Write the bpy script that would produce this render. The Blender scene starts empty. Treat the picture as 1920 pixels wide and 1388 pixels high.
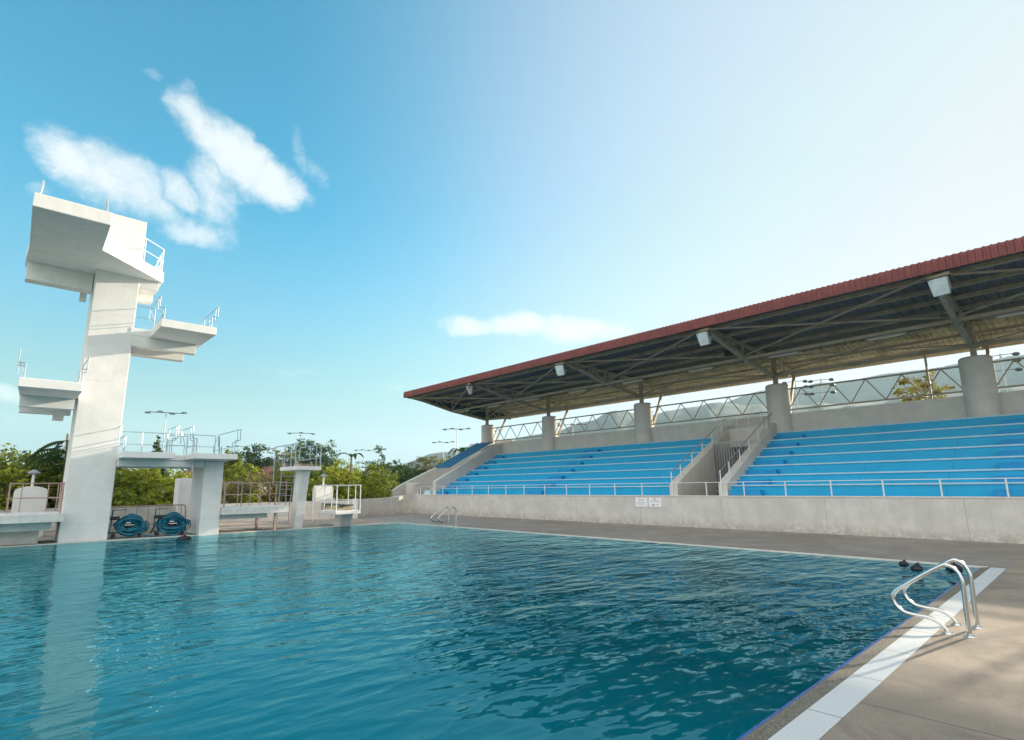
import bpy, bmesh, math, random
import numpy as np
from mathutils import Vector, Matrix, Euler
from mathutils import noise as mnoise
random.seed(7)
C = bpy.context.scene
COL = C.collection
rad = math.radians
# ------------------------------------------------------------------ camera
cam = bpy.data.cameras.new('camera'); co = bpy.data.objects.new('camera', cam); COL.objects.link(co)
Rr = Matrix(((0.743, -0.670, -0.012), (-0.112, -0.141, 0.984), (0.660, 0.729, 0.180)))
fwd = Vector(Rr[2]).normalized(); rt = Vector(Rr[0]); rt = (rt - fwd*rt.dot(fwd)).normalized(); up = rt.cross(fwd)
M = Matrix((rt, up, -fwd)).transposed().to_4x4(); M.translation = Vector((0, 0, 1.6))
co.matrix_world = M
cam.sensor_fit = 'HORIZONTAL'; cam.sensor_width = 36; cam.lens = 36*1009.07/1920
cam.shift_x = (960-935.45)/1920; cam.shift_y = (727.95-694)/1920
cam.clip_start = 0.05; cam.clip_end = 20000
C.camera = co
# ------------------------------------------------------------------ exposure
C.view_settings.view_transform = 'Standard'; C.view_settings.look = 'None'
C.view_settings.gamma = 1.0; C.view_settings.exposure = 1.24; C.view_settings.use_curve_mapping = False
# ------------------------------------------------------------------ sun
SUN = Vector((1.0, -0.20, 0.295)).normalized()
sl = bpy.data.lights.new('sun', 'SUN'); sl.energy = 4.6; sl.angle = rad(0.6); sl.color = (1.0, 0.86, 0.66)
so = bpy.data.objects.new('sun', sl); COL.objects.link(so); so.rotation_euler = (-SUN).to_track_quat('-Z', 'Y').to_euler()
# ------------------------------------------------------------------ world
W = bpy.data.worlds.new('World'); C.world = W; W.use_nodes = True
nt = W.node_tree; nt.nodes.clear()
class NB:
    def __init__(s, t): s.t = t
    def n(s, typ, **k):
        o = s.t.nodes.new(typ)
        for a, b in k.items(): setattr(o, a, b)
        return o
    def link(s, a, b): s.t.links.new(a, b)
    def math(s, op, a, b=None, c=None, clamp=False):
        o = s.n('ShaderNodeMath', operation=op); o.use_clamp = clamp
        for i, v in enumerate((a, b, c)):
            if v is None: continue
            if isinstance(v, (int, float)): o.inputs[i].default_value = v
            else: s.link(v, o.inputs[i])
        return o.outputs[0]
    def vmath(s, op, a, b=None):
        o = s.n('ShaderNodeVectorMath', operation=op)
        for i, v in enumerate((a, b)):
            if v is None: continue
            if isinstance(v, (tuple, list, Vector)): o.inputs[i].default_value = tuple(v)
            else: s.link(v, o.inputs[i])
        return o.outputs['Value'] if op in ('DOT_PRODUCT', 'LENGTH') else o.outputs[0]
    def mix(s, fac, a, b, blend='MIX'):
        o = s.n('ShaderNodeMix', data_type='RGBA', blend_type=blend)
        for i, v in ((0, fac), (6, a), (7, b)):
            if isinstance(v, (int, float)): o.inputs[i].default_value = v
            elif isinstance(v, (tuple, list)): o.inputs[i].default_value = (*v[:3], 1)
            else: s.link(v, o.inputs[i])
        return o.outputs[2]
    def noise(s, vec, scale, detail=4, rough=.55, dist=0):
        o = s.n('ShaderNodeTexNoise'); o.inputs['Scale'].default_value = scale
        o.inputs['Detail'].default_value = detail; o.inputs['Roughness'].default_value = rough
        o.inputs['Distortion'].default_value = dist
        if vec is not None: s.link(vec, o.inputs['Vector'])
        return o
    def ramp(s, v, lo, hi, a=0., b=1.):
        o = s.n('ShaderNodeMapRange', interpolation_type='SMOOTHSTEP')
        o.inputs[1].default_value = lo; o.inputs[2].default_value = hi
        o.inputs[3].default_value = a; o.inputs[4].default_value = b
        s.link(v, o.inputs[0]); return o.outputs[0]
b = NB(nt)
sky = b.n('ShaderNodeTexSky', sky_type='NISHITA'); sky.sun_disc = False
sky.sun_elevation = math.asin(SUN.z); sky.sun_rotation = math.atan2(SUN.x, SUN.y)
sky.air_density = 1.0; sky.dust_density = 0.7; sky.ozone_density = 1.0; sky.altitude = 0
tc = b.n('ShaderNodeTexCoord'); D = b.vmath('NORMALIZE', tc.outputs['Generated'])
def dirv(az, el):
    a, e = rad(az), rad(el); return Vector((math.sin(a)*math.cos(e), math.cos(a)*math.cos(e), math.sin(e)))
BKV = 5.8
# clouds: (azimuth, elevation, half length, half width, tilt, density) in degrees
CL = [(1.2, 26.6, 3.3, 1.5, -38, .9), (4.3, 26.2, 4.0, 2.2, -6, .85), (7.0, 25.4, 3.6, 1.3, -22, .6),
      (10.5, 31.9, 3.6, 1.5, -38, .85), (14.5, 30.9, 4.4, 1.9, -34, 1.05), (17.8, 29.3, 3.7, 1.6, -28, 1.1),
      (9.2, 26.8, 2.5, 1.1, -20, .7), (12.4, 27.6, 2.4, 2.6, 10, .6), (11.0, 23.9, 3.6, 1.2, 0, .65),
      (20.3, 32.8, .8, 1.9, 12, .35), (22.0, 31.0, .7, 1.5, 20, .25), (6.0, 34.8, .9, .4, -30, .3), (9.0, 34.2, .8, .9, -30, .35),
      (0.0, 23.5, .8, .5, 0, .45), (13.5, 22.8, 1.0, .4, 0, .25),
      (39.0, 16.9, 3.4, .95, 2, .8), (44.5, 17.1, 4.4, 1.1, 0, .95), (50.5, 16.6, 4.6, 1.3, -3, .9), (54.5, 15.8, 2.5, .9, 0, .6),
      (-1.0, 7.5, 3.2, .8, 0, .6), (3.0, 7.0, 3.0, .7, 0, .5), (9.5, 14.0, 3, .5, -5, .3), (20, 11.5, 4, .4, 0, .18), (33, 10.5, 5, .5, 3, .25)]
wn = b.noise(D, 7, 6, .62); wv = b.vmath('SUBTRACT', wn.outputs['Color'], (.5, .5, .5))
wv2 = b.n('ShaderNodeVectorMath', operation='SCALE'); wv2.inputs[3].default_value = .075; b.link(wv, wv2.inputs[0])
Dw = b.vmath('ADD', D, wv2.outputs[0])
acc = None
for az, el, a_, w_, tl, dn in CL:
    c = dirv(az, el); r_ = Vector((math.cos(rad(az)), -math.sin(rad(az)), 0)); u_ = r_.cross(c)
    t = rad(tl); e1 = (r_*math.cos(t) + u_*math.sin(t))/math.tan(rad(a_*1.15)); e2 = (-r_*math.sin(t) + u_*math.cos(t))/math.tan(rad(w_*1.5))
    x = b.math('SUBTRACT', b.vmath('DOT_PRODUCT', Dw, e1), e1.dot(c)); y = b.math('SUBTRACT', b.vmath('DOT_PRODUCT', Dw, e2), e2.dot(c))
    d2 = b.math('ADD', b.math('MULTIPLY', x, x), b.math('MULTIPLY', y, y))
    v = b.math('MULTIPLY', b.math('SUBTRACT', 1.0, d2, clamp=True), dn)
    front = b.math('GREATER_THAN', b.vmath('DOT_PRODUCT', D, c), 0.5)
    v = b.math('MULTIPLY', v, front)
    acc = v if acc is None else b.math('MAXIMUM', acc, v)
fn = b.noise(Dw, 30, 10, .66)
cm = b.ramp(b.math('ADD', b.math('MULTIPLY', b.math('SUBTRACT', fn.outputs[0], .5), 1.05), acc), 0.04, .95)
cm = b.math('MULTIPLY', cm, b.math('GREATER_THAN', acc, .0001))
sep = b.n('ShaderNodeSeparateXYZ'); b.link(D, sep.inputs[0])
tn_ = b.mix(b.ramp(b.vmath('DOT_PRODUCT', D, tuple(SUN)), .2, .95), (0.04, 0.86, 0.98), (.50, .86, .93))
skyc = b.mix(1.0, sky.outputs[0], tn_, 'MULTIPLY')
hs = b.n('ShaderNodeHueSaturation'); hs.inputs['Saturation'].default_value = 1.08; b.link(skyc, hs.inputs['Color'])
sd_ = b.n('ShaderNodeSeparateXYZ'); b.link(D, sd_.inputs[0]); el_ = sd_.outputs[2]
toward = b.ramp(b.vmath('DOT_PRODUCT', D, tuple(SUN)), -.1, .95, .80, 2.8)   # air near the sun scatters more light
hz_ = b.n('ShaderNodeVectorMath', operation='SCALE'); hz_.inputs[0].default_value = (1.34, 1.40, 1.62); b.link(toward, hz_.inputs[3])
cp_ = b.n('ShaderNodeVectorMath', operation='MINIMUM'); cp_.inputs[1].default_value = (3.1, 3.2, 3.3); b.link(hs.outputs[0], cp_.inputs[0])
broad = b.mix(b.ramp(b.vmath('DOT_PRODUCT', D, tuple(SUN)), .22, 1.05, 0., .82), cp_.outputs[0], (2.9, 3.07, 3.22))
skyh = b.mix(b.ramp(el_, -.05, .50, .85, 0.), broad, hz_.outputs[0])
# added bright cloud bank, unseen behind the camera, to fill the shaded walls
bk = b.ramp(b.math('ADD', b.vmath('DOT_PRODUCT', D, tuple(dirv(238, 24))), b.math('MULTIPLY', b.math('SUBTRACT', fn.outputs[0], .5), .5)), .25, .50)
skyc2 = b.mix(bk, skyh, (BKV*1.0, BKV*.95, BKV*.91))
skyf = b.mix(b.math('MULTIPLY', cm, .8), skyc2, (3.9, 3.9, 3.85))
bg = b.n('ShaderNodeBackground'); bg.inputs[1].default_value = 0.12; b.link(skyf, bg.inputs[0])
wo = b.n('ShaderNodeOutputWorld'); b.link(bg.outputs[0], wo.inputs[0])

# ------------------------------------------------------------------ materials
def mat(name, base, rough=.7, var=.12, scale=3., metal=0., bump=0., bscale=40., tint=None, streak=0., spec=.5, extra=None):
    m = bpy.data.materials.new(name); m.use_nodes = True; t = m.node_tree; t.nodes.clear(); n = NB(t)
    p = n.n('ShaderNodeBsdfPrincipled'); o = n.n('ShaderNodeOutputMaterial'); n.link(p.outputs[0], o.inputs[0])
    tcn = n.n('ShaderNodeTexCoord'); P = tcn.outputs['Object']
    dark = tuple(v*(1-var) for v in base); lite = tuple(min(v*(1+var), .95) for v in base)
    n1 = n.noise(P, scale, 6, .6); col = n.mix(n.ramp(n1.outputs[0], .3, .7), dark, lite)
    if tint:
        n2 = n.noise(P, scale*.35, 3, .6, .5); col = n.mix(n.ramp(n2.outputs[0], .45, .75), col, tint)
    if streak:
        mp = n.n('ShaderNodeMapping'); mp.inputs['Scale'].default_value = (3.2, 3.2, .28); n.link(P, mp.inputs[0])
        n3 = n.noise(mp.outputs[0], 2.2, 5, .7, .3)
        f = n.math('MULTIPLY', n.ramp(n3.outputs[0], .5, .8), streak)
        col = n.mix(f, col, tuple(v*.45 for v in base))
    if extra: col = extra(n, P, col)
    n.link(col, p.inputs['Base Color']); p.inputs['Roughness'].default_value = rough; p.inputs['Metallic'].default_value = metal
    p.inputs['Specular IOR Level'].default_value = spec
    if bump:
        nb = n.noise(P, bscale, 4, .6); bp = n.n('ShaderNodeBump'); bp.inputs['Strength'].default_value = bump
        bp.inputs['Distance'].default_value = .02; n.link(nb.outputs[0], bp.inputs['Height']); n.link(bp.outputs[0], p.inputs['Normal'])
    return m
def axis_lines(n, P, ax, off, period, width):
    s = n.n('ShaderNodeSeparateXYZ'); n.link(P, s.inputs[0]); v = s.outputs[ax]
    f = n.math('FRACT', n.math('DIVIDE', n.math('SUBTRACT', v, off), period))
    return n.math('LESS_THAN', f, width/period)
def ex_deck(n, P, col):
    vo = n.noise(P, 160, 2, .6); sp = n.ramp(vo.outputs[0], .35, .7)
    col = n.mix(n.math('MULTIPLY', sp, .55), col, (.17, .14, .11))
    v3 = n.noise(P, 90, 2, .5); col = n.mix(n.math('MULTIPLY', n.ramp(v3.outputs[0], .6, .7), .5), col, (.62, .56, .48))
    l = axis_lines(n, P, 0, 4.86, 2.78, .013); col = n.mix(n.math('MULTIPLY', l, .75), col, (.09, .08, .07))
    n5 = n.noise(P, .8, 6, .65, 1.2); col = n.mix(n.math('MULTIPLY', n.ramp(n5.outputs[0], .50, .60), .35), col, (.20, .17, .14))
    n6 = n.noise(P, 6., 5, .7, .5); col = n.mix(n.math('MULTIPLY', n.ramp(n6.outputs[0], .6, .75), .35), col, (.18, .15, .12))
    return col
def ex_grate(n, P, col):
    s = n.n('ShaderNodeSeparateXYZ'); n.link(P, s.inputs[0])
    f = n.math('FRACT', n.math('DIVIDE', s.outputs[0], .034))
    col = n.mix(n.math('MULTIPLY', n.math('LESS_THAN', f, .3), .45), col, (.18, .2, .22))
    col = n.mix(n.math('MULTIPLY', axis_lines(n, P, 0, .37, 1.02, .016), .8), col, (.10, .10, .10))
    mp = n.n('ShaderNodeMapping'); mp.inputs['Scale'].default_value = (1, .02, 1); n.link(P, mp.inputs[0])
    nn = n.noise(mp.outputs[0], 9, 2, .5); return n.mix(n.math('MULTIPLY', n.ramp(nn.outputs[0], .62, .7), .5), col, (.62, .52, .34))
def ex_wall(n, P, col):
    s = n.n('ShaderNodeSeparateXYZ'); n.link(P, s.inputs[0])
    z = n.ramp(s.outputs[2], .0, .45, .45, 0.); nn = n.noise(P, 5, 5, .7); l = axis_lines(n, P, 1, .9, 3.42, .018); col = n.mix(n.math('MULTIPLY', l, .45), col, (.25, .22, .19))
    col = n.mix(n.math('MULTIPLY', z, n.ramp(nn.outputs[0], .35, .6)), col, (.26, .18, .13))
    return col
def ex_white(n, P, col):
    l = axis_lines(n, P, 2, .55, 2.4, .02); col = n.mix(n.math('MULTIPLY', l, .22), col, (.38, .36, .33))
    a = n.noise(P, .9, 6, .7, .7); col = n.mix(n.math('MULTIPLY', n.ramp(a.outputs[0], .55, .72), .14), col, (.52, .50, .45)); return col
MW = mat('white_painted_concrete', (.79, .785, .765), .62, .05, 2.2, bump=.2, bscale=30, streak=.13, extra=ex_white)
MWD0 = 0
MWD = mat('weathered_white_concrete', (.66, .66, .63), .7, .10, 5, bump=.2, bscale=30, streak=.3)
MC = mat('stand_concrete', (.61, .59, .56), .85, .09, 2.2, bump=.25, bscale=25, streak=.22, tint=(.54, .52, .49), extra=ex_wall)
MC2 = mat('column_concrete', (.62, .60, .565), .85, .06, 2., bump=.2, bscale=25, streak=.14)
MCOP = mat('coping_concrete', (.68, .645, .60), .8, .08, 4., bump=.2)
MD = mat('deck_aggregate', (.46, .385, .31), .88, .14, 1.3, bump=1.0, bscale=170, tint=(.36, .30, .245), extra=ex_deck)
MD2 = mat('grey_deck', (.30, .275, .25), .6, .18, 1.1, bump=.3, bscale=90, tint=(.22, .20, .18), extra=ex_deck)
MGR = mat('white_grating', (.62, .64, .64), .5, .03, 3, bump=.0, extra=ex_grate)
MTILE = mat('blue_edge_tile', (.01, .07, .36), .25, .25, 14)
MGV = mat('pebble_wash', (.20, .175, .13), .6, .6, 60, bump=.8, bscale=120)
MWH = mat('white_line_paint', (.75, .76, .76), .6, .06, 6)
def ex_seat(n, P, col):
    l = axis_lines(n, P, 1, .3, 2.31, .014); col = n.mix(n.math('MULTIPLY', l, .45), col, (.0, .10, .25))
    nn = n.noise(P, 2.2, 6, .7, .6); return n.mix(n.math('MULTIPLY', n.ramp(nn.outputs[0], .50, .78), .15), col, (.03, .47, .76))
MB_ = mat('blue_seat_paint', (.006, .38, .66), .55, .05, 1.2, bump=.1, extra=ex_seat)
MBD = mat('dark_blue_step_paint', (.005, .28, .60), .6, .12, 2.)
MN = mat('pale_nosing', (.40, .62, .74), .6, .08, 4)
MRED = mat('red_roof_sheet', (.20, .056, .052), .55, .18, 4, spec=.4, tint=(.17, .05, .05))
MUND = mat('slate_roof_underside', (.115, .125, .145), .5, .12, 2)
MBEI = mat('bounce_beige_roof_underside', (.40, .37, .32), .7, .22, 2.5, tint=(.24, .22, .19))  # bounced light under the rear roof is put into this sheet colour
MST = mat('khaki_painted_steel', (.40, .36, .29), .6, .12, 4, tint=(.30, .26, .20))
MSTL = mat('beige_painted_steel', (.46, .39, .29), .6, .12, 4)
MGD = mat('platform_guard_steel', (.34, .40, .46), .5, .03, 3, metal=.2)
MSS = mat('stainless_steel', (.66, .66, .65), .22, .03, 3, metal=1.)
MRL = mat('blue_grey_handrail', (.42, .50, .56), .35, .05, 5, metal=.6)
MRR = mat('rust_tinted_rail', (.44, .30, .27), .5, .2, 12, metal=.2)
MRW = mat('white_rail_paint', (.74, .75, .74), .45, .05, 6)
MBR = mat('blue_roof_sheet', (.04, .18, .34), .4, .08, 2)
MGAB = mat('dark_teal_cladding', (.035, .10, .14), .5, .12, 3)
MBK = mat('black_rubber', (.012, .013, .016), .5, .1, 4)
MHO = mat('blue_hose', (.005, .14, .22), .4, .45, 7)
MHG = mat('dark_green_frame', (.03, .10, .10), .45, .2, 9)
MGREY = mat('grey_plastic', (.30, .32, .34), .5, .05, 4)
MGL = mat('pale_floodlight_glass', (.56, .66, .72), .18, .12, 5)
MTUB = mat('tube_diffuser', (.72, .66, .56), .5, .03, 4)
MPOLE = mat('galvanised_pole', (.52, .54, .55), .5, .05, 4, metal=.3)
MLMP = mat('dark_lamp_head', (.07, .10, .11), .4, .1, 4)
MROOF = mat('brown_tiles', (.13, .065, .05), .8, .2, 5)
MPLA = mat('cream_render', (.62, .56, .46), .8, .06, 2)
MRE = mat('red_ink', (.55, .02, .03), .6, .02, 4); MIN = mat('blue_grey_ink', (.10, .20, .30), .6, .02, 4)
MSGN = mat('white_sign', (.84, .85, .87), .5, .02, 4)
MTUR = mat('tub_plastic', (.45, .70, .78), .4, .05, 4)
MBRN = mat('springboard_green', (.05, .075, .06), .5, .2, 8)
MBARK = mat('bark', (.23, .175, .125), .9, .25, 8, bump=.5, bscale=30)
MGRASS = mat('grass_ground', (.09, .12, .04), .95, .3, .8)
MHILL = mat('forested_hill', (.05, .07, .06), 1., .3, .006)

def leafmat(name, c1, c2, transl=.4):
    m = bpy.data.materials.new(name); m.use_nodes = True; t = m.node_tree; t.nodes.clear(); n = NB(t)
    at = n.n('ShaderNodeAttribute', attribute_name='tone'); o = n.n('ShaderNodeOutputMaterial')
    col = n.mix(at.outputs['Fac'], c1, c2)
    d = n.n('ShaderNodeBsdfPrincipled'); d.inputs['Roughness'].default_value = .5; d.inputs['Specular IOR Level'].default_value = .35
    n.link(col, d.inputs['Base Color']); tr = n.n('ShaderNodeBsdfTranslucent')
    n.link(n.mix(1., col, (1.1, 1.25, .55), 'MULTIPLY'), tr.inputs[0])
    mx = n.n('ShaderNodeMixShader'); mx.inputs[0].default_value = transl; n.link(d.outputs[0], mx.inputs[1]); n.link(tr.outputs[0], mx.inputs[2])
    n.link(mx.outputs[0], o.inputs[0]); return m
LF = dict(bright=leafmat('bright_leaves', (.07, .12, .015), (.44, .44, .06)), dark=leafmat('dark_leaves', (.025, .06, .02), (.08, .13, .04), .3),
          mid=leafmat('mid_leaves', (.03, .07, .015), (.28, .30, .06)), olive=leafmat('olive_leaves', (.10, .12, .05), (.24, .23, .11), .3),
          warm=leafmat('dry_leaves', (.16, .13, .05), (.36, .30, .12), .35), cool=leafmat('cool_leaves', (.035, .08, .05), (.10, .15, .08), .3))

# ------------------------------------------------------------------ helpers
ORG = {}
def tag(o, label=None, cat=None, group=None, kind=None):
    if label: o['label'] = label
    if cat: o['category'] = cat
    if group: o['group'] = group
    if kind: o['kind'] = kind
    return o
def thing(name, label, cat, loc=(0, 0, 0), group=None):
    o = bpy.data.objects.new(name, None); COL.objects.link(o); o.location = loc; o.empty_display_size = .3
    ORG[o.name] = Vector(loc); tag(o, label, cat, group); return o
class MB:
    def __init__(s): s.v = []; s.f = []
    def add(s, vs, fs):
        k = len(s.v); s.v += [tuple(v) for v in vs]; s.f += [tuple(i+k for i in f) for f in fs]; return s
    def hexa(s, p):   # 8 points: bottom 4 ccw, top 4 ccw
        return s.add(p, [(3, 2, 1, 0), (4, 5, 6, 7), (0, 1, 5, 4), (1, 2, 6, 5), (2, 3, 7, 6), (3, 0, 4, 7)])
    def box(s, x0, x1, y0, y1, z0, z1):
        return s.hexa([(x0, y0, z0), (x1, y0, z0), (x1, y1, z0), (x0, y1, z0), (x0, y0, z1), (x1, y0, z1), (x1, y1, z1), (x0, y1, z1)])
    def prism(s, poly, z0, z1):
        n = len(poly); a = sum(poly[i][0]*poly[(i+1) % n][1]-poly[(i+1) % n][0]*poly[i][1] for i in range(n))
        if a < 0: poly = poly[::-1]
        vs = [(x, y, z0) for x, y in poly]+[(x, y, z1) for x, y in poly]
        return s.add(vs, [tuple(range(n))[::-1], tuple(range(n, 2*n))]+[(i, (i+1) % n, (i+1) % n+n, i+n) for i in range(n)])
    def prismY(s, poly, y0, y1):   # polygon in XZ
        n = len(poly); a = sum(poly[i][0]*poly[(i+1) % n][1]-poly[(i+1) % n][0]*poly[i][1] for i in range(n))
        if a < 0: poly = poly[::-1]
        vs = [(x, y0, z) for x, z in poly]+[(x, y1, z) for x, z in poly]
        return s.add(vs, [tuple(range(n)), tuple(range(n, 2*n))[::-1]]+[(i, i+n, (i+1) % n+n, (i+1) % n) for i in range(n)])
    def bar(s, a, b_, w, h=None):
        a, b_ = Vector(a), Vector(b_); h = h or w; d = (b_-a).normalized()
        u = d.cross(Vector((0, 0, 1)));
        if u.length < 1e-3: u = Vector((1, 0, 0))
        u.normalize(); v = u.cross(d).normalized(); u = u*w/2; v = v*h/2
        return s.hexa([a-u-v, a+u-v, b_+u-v, b_-u-v, a-u+v, a+u+v, b_+u+v, b_-u+v])
    def tube(s, pts, r, n=8, closed=False, rs=None):
        P = [Vector(p) for p in pts]; m = len(P); T = []
        for i in range(m):
            a = P[(i-1) % m] if (closed or i > 0) else P[i]; c = P[(i+1) % m] if (closed or i < m-1) else P[i]
            T.append((c-a).normalized())
        u = T[0].cross(Vector((0, 0, 1)))
        if u.length < 1e-3: u = T[0].cross(Vector((1, 0, 0)))
        u.normalize(); vs = []
        for i in range(m):
            u = (u-T[i]*u.dot(T[i]));
            if u.length < 1e-6: u = T[i].orthogonal()
            u.normalize(); v = T[i].cross(u); rr = rs[i] if rs else r
            k = 1.0
            if 0 < i < m-1:
                c_ = (P[i]-P[i-1]).normalized().dot(T[i]); k = 1/max(c_, .6)
            for j in range(n):
                a = 2*math.pi*j/n; vs.append(P[i]+(u*math.cos(a)+v*math.sin(a))*rr*(k if rs is None else 1))
        fs = []
        for i in range(m if closed else m-1):
            for j in range(n):
                i2 = (i+1) % m; fs.append((i*n+j, i*n+(j+1) % n, i2*n+(j+1) % n, i2*n+j))
        if not closed: fs += [tuple(range(n))[::-1], tuple((m-1)*n+j for j in range(n))]
        return s.add(vs, fs)
    def cyl(s, c, r, z0, z1, n=24, r2=None):
        r2 = r if r2 is None else r2
        vs = [(c[0]+r*math.cos(2*math.pi*i/n), c[1]+r*math.sin(2*math.pi*i/n), z0) for i in range(n)]
        vs += [(c[0]+r2*math.cos(2*math.pi*i/n), c[1]+r2*math.sin(2*math.pi*i/n), z1) for i in range(n)]
        return s.add(vs, [tuple(range(n))[::-1], tuple(range(n, 2*n))]+[(i, (i+1) % n, (i+1) % n+n, i+n) for i in range(n)])
    def ball(s, c, rx, ry=None, rz=None, n=12, m=8, jit=0):
        ry = ry or rx; rz = rz or rx; vs = [(c[0], c[1], c[2]-rz)]
        for i in range(1, m):
            t = math.pi*i/m
            for j in range(n):
                a = 2*math.pi*j/n; q = 1+random.uniform(-jit, jit)
                vs.append((c[0]+rx*q*math.sin(t)*math.cos(a), c[1]+ry*q*math.sin(t)*math.sin(a), c[2]-rz*math.cos(t)))
        vs.append((c[0], c[1], c[2]+rz)); fs = [(0, 1+(j+1) % n, 1+j) for j in range(n)]
        for i in range(m-2):
            for j in range(n): fs.append((1+i*n+j, 1+i*n+(j+1) % n, 1+(i+1)*n+(j+1) % n, 1+(i+1)*n+j))
        L = len(vs)-1; k = 1+(m-2)*n; fs += [(L, k+j, k+(j+1) % n) for j in range(n)]
        return s.add(vs, fs)
    def build(s, name, m, parent=None, smooth=False, bevel=0.):
        root = parent
        while root is not None and root.parent: root = root.parent
        off = ORG.get(root.name, Vector((0, 0, 0))) if root is not None else Vector((0, 0, 0))
        me = bpy.data.meshes.new(name); me.from_pydata([tuple(Vector(v)-off) for v in s.v], [], s.f); me.update()
        o = bpy.data.objects.new(name, me); COL.objects.link(o); me.materials.append(m)
        if parent is not None: o.parent = parent
        if smooth: me.polygons.foreach_set('use_smooth', [True]*len(me.polygons)); 
        if smooth == 'auto': me.set_sharp_from_angle(angle=rad(40))
        if bevel:
            bv = o.modifiers.new('bevel', 'BEVEL'); bv.width = bevel; bv.segments = 2; bv.limit_method = 'ANGLE'
        return o
def dup(root, loc, label=None, parent=None):
    r = root.copy(); COL.objects.link(r); r.location = loc
    if label: r['label'] = label
    if parent is not None: r.parent = parent
    for ch in list(root.children):
        c = ch.copy(); COL.objects.link(c); c.parent = r
        for g in ch.children:
            d = g.copy(); COL.objects.link(d); d.parent = c
    return r
def round_path(pts, r=.05, k=3):
    P = [Vector(p) for p in pts]; out = [P[0]]
    for i in range(1, len(P)-1):
        a = (P[i-1]-P[i]); c = (P[i+1]-P[i]); ra = min(r, a.length*.45, c.length*.45); a.normalize(); c.normalize()
        s_, e_ = P[i]+a*ra, P[i]+c*ra
        for j in range(k+1):
            t = j/k; out.append(s_*(1-t)**2+P[i]*2*t*(1-t)+e_*t*t)
    out.append(P[-1]); return out
def text_mesh(body, size, m, mat4, parent, name='lettering'):
    cu = bpy.data.curves.new('t', 'FONT'); cu.body = body; cu.size = size; cu.align_x = 'CENTER'; cu.align_y = 'CENTER'; cu.extrude = .001
    o = bpy.data.objects.new('t', cu); COL.objects.link(o); dg = bpy.context.evaluated_depsgraph_get(); dg.update()
    me = bpy.data.meshes.new_from_object(o.evaluated_get(dg)); bpy.data.objects.remove(o); me.transform(mat4)
    me.materials.clear(); me.materials.append(m); o2 = bpy.data.objects.new(name, me); COL.objects.link(o2); o2.parent = parent; return o2

# ================================================================== SETTING
g = MB().box(-3000, 6000, -3000, 6000, -.6, -.35).build('ground', MGRASS); tag(g, kind='structure')
# pool water
WZ = -.03; PX1 = 13.95; PY0, PY1 = 1.80, 22.6
me = MB().add([(-16, PY0, WZ), (PX1, PY0, WZ), (PX1, PY1, WZ), (-16, PY1, WZ)], [(0, 1, 2, 3)])
wm = bpy.data.materials.new('pool_water'); wm.use_nodes = True; t = wm.node_tree; t.nodes.clear(); n = NB(t)
o = n.n('ShaderNodeOutputMaterial'); body = n.n('ShaderNodeBsdfDiffuse'); gl = n.n('ShaderNodeBsdfGlossy'); fr_ = n.n('ShaderNodeFresnel'); mx = n.n('ShaderNodeMixShader')
sb_ = n.n('ShaderNodeTexCoord').outputs['Object']; sq_ = n.n('ShaderNodeSeparateXYZ'); n.link(sb_, sq_.inputs[0])
n.link(n.mix(n.ramp(sq_.outputs[0], 1., 8.), (.0, .135, .18), (.0, .030, .050)), body.inputs[0]); gl.inputs['Roughness'].default_value = .02; gl.inputs[0].default_value = (.52, .92, 1., 1); fr_.inputs[0].default_value = 1.333  # sunlight in the left water and shade towards the stand put into body colour
n.link(fr_.outputs[0], mx.inputs[0]); n.link(body.outputs[0], mx.inputs[1]); n.link(gl.outputs[0], mx.inputs[2]); n.link(mx.outputs[0], o.inputs[0])
P = n.n('ShaderNodeTexCoord').outputs['Object']
def wave(sc, rot, strx, det, rg, dist):
    mp = n.n('ShaderNodeMapping'); mp.inputs['Rotation'].default_value = (0, 0, rad(rot)); mp.inputs['Scale'].default_value = (strx, 1, 1)
    n.link(P, mp.inputs[0]); return n.noise(mp.outputs[0], sc, det, rg, dist).outputs[0]
h = n.math('ADD', n.math('MULTIPLY', wave(4.2, 50, .45, 0, .5, .35), .55), n.math('MULTIPLY', wave(8.0, 34, .5, 1, .4, .3), .30))
h = n.math('ADD', h, n.math('MULTIPLY', wave(1.3, 62, .6, 0, .5, .2), .9))
h = n.math('ADD', h, n.math('MULTIPLY', wave(17.0, 55, .55, 0, .5, .2), .05))
pn = n.noise(P, .16, 2, .5); amp = n.ramp(pn.outputs[0], .3, .7, .6, 1.25)
sx = n.n('ShaderNodeSeparateXYZ'); n.link(P, sx.inputs[0])
amp = n.math('MULTIPLY', amp, n.ramp(sx.outputs[0], 0., 8., .40, 1.5))
bp = n.n('ShaderNodeBump'); bp.inputs['Strength'].default_value = 1.; bp.inputs['Distance'].default_value = .050
n.link(n.math('MULTIPLY', h, amp), bp.inputs['Height']); n.link(bp.outputs[0], gl.inputs['Normal']); n.link(bp.outputs[0], fr_.inputs['Normal'])
tag(me.build('pool_water', wm), kind='structure')
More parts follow.
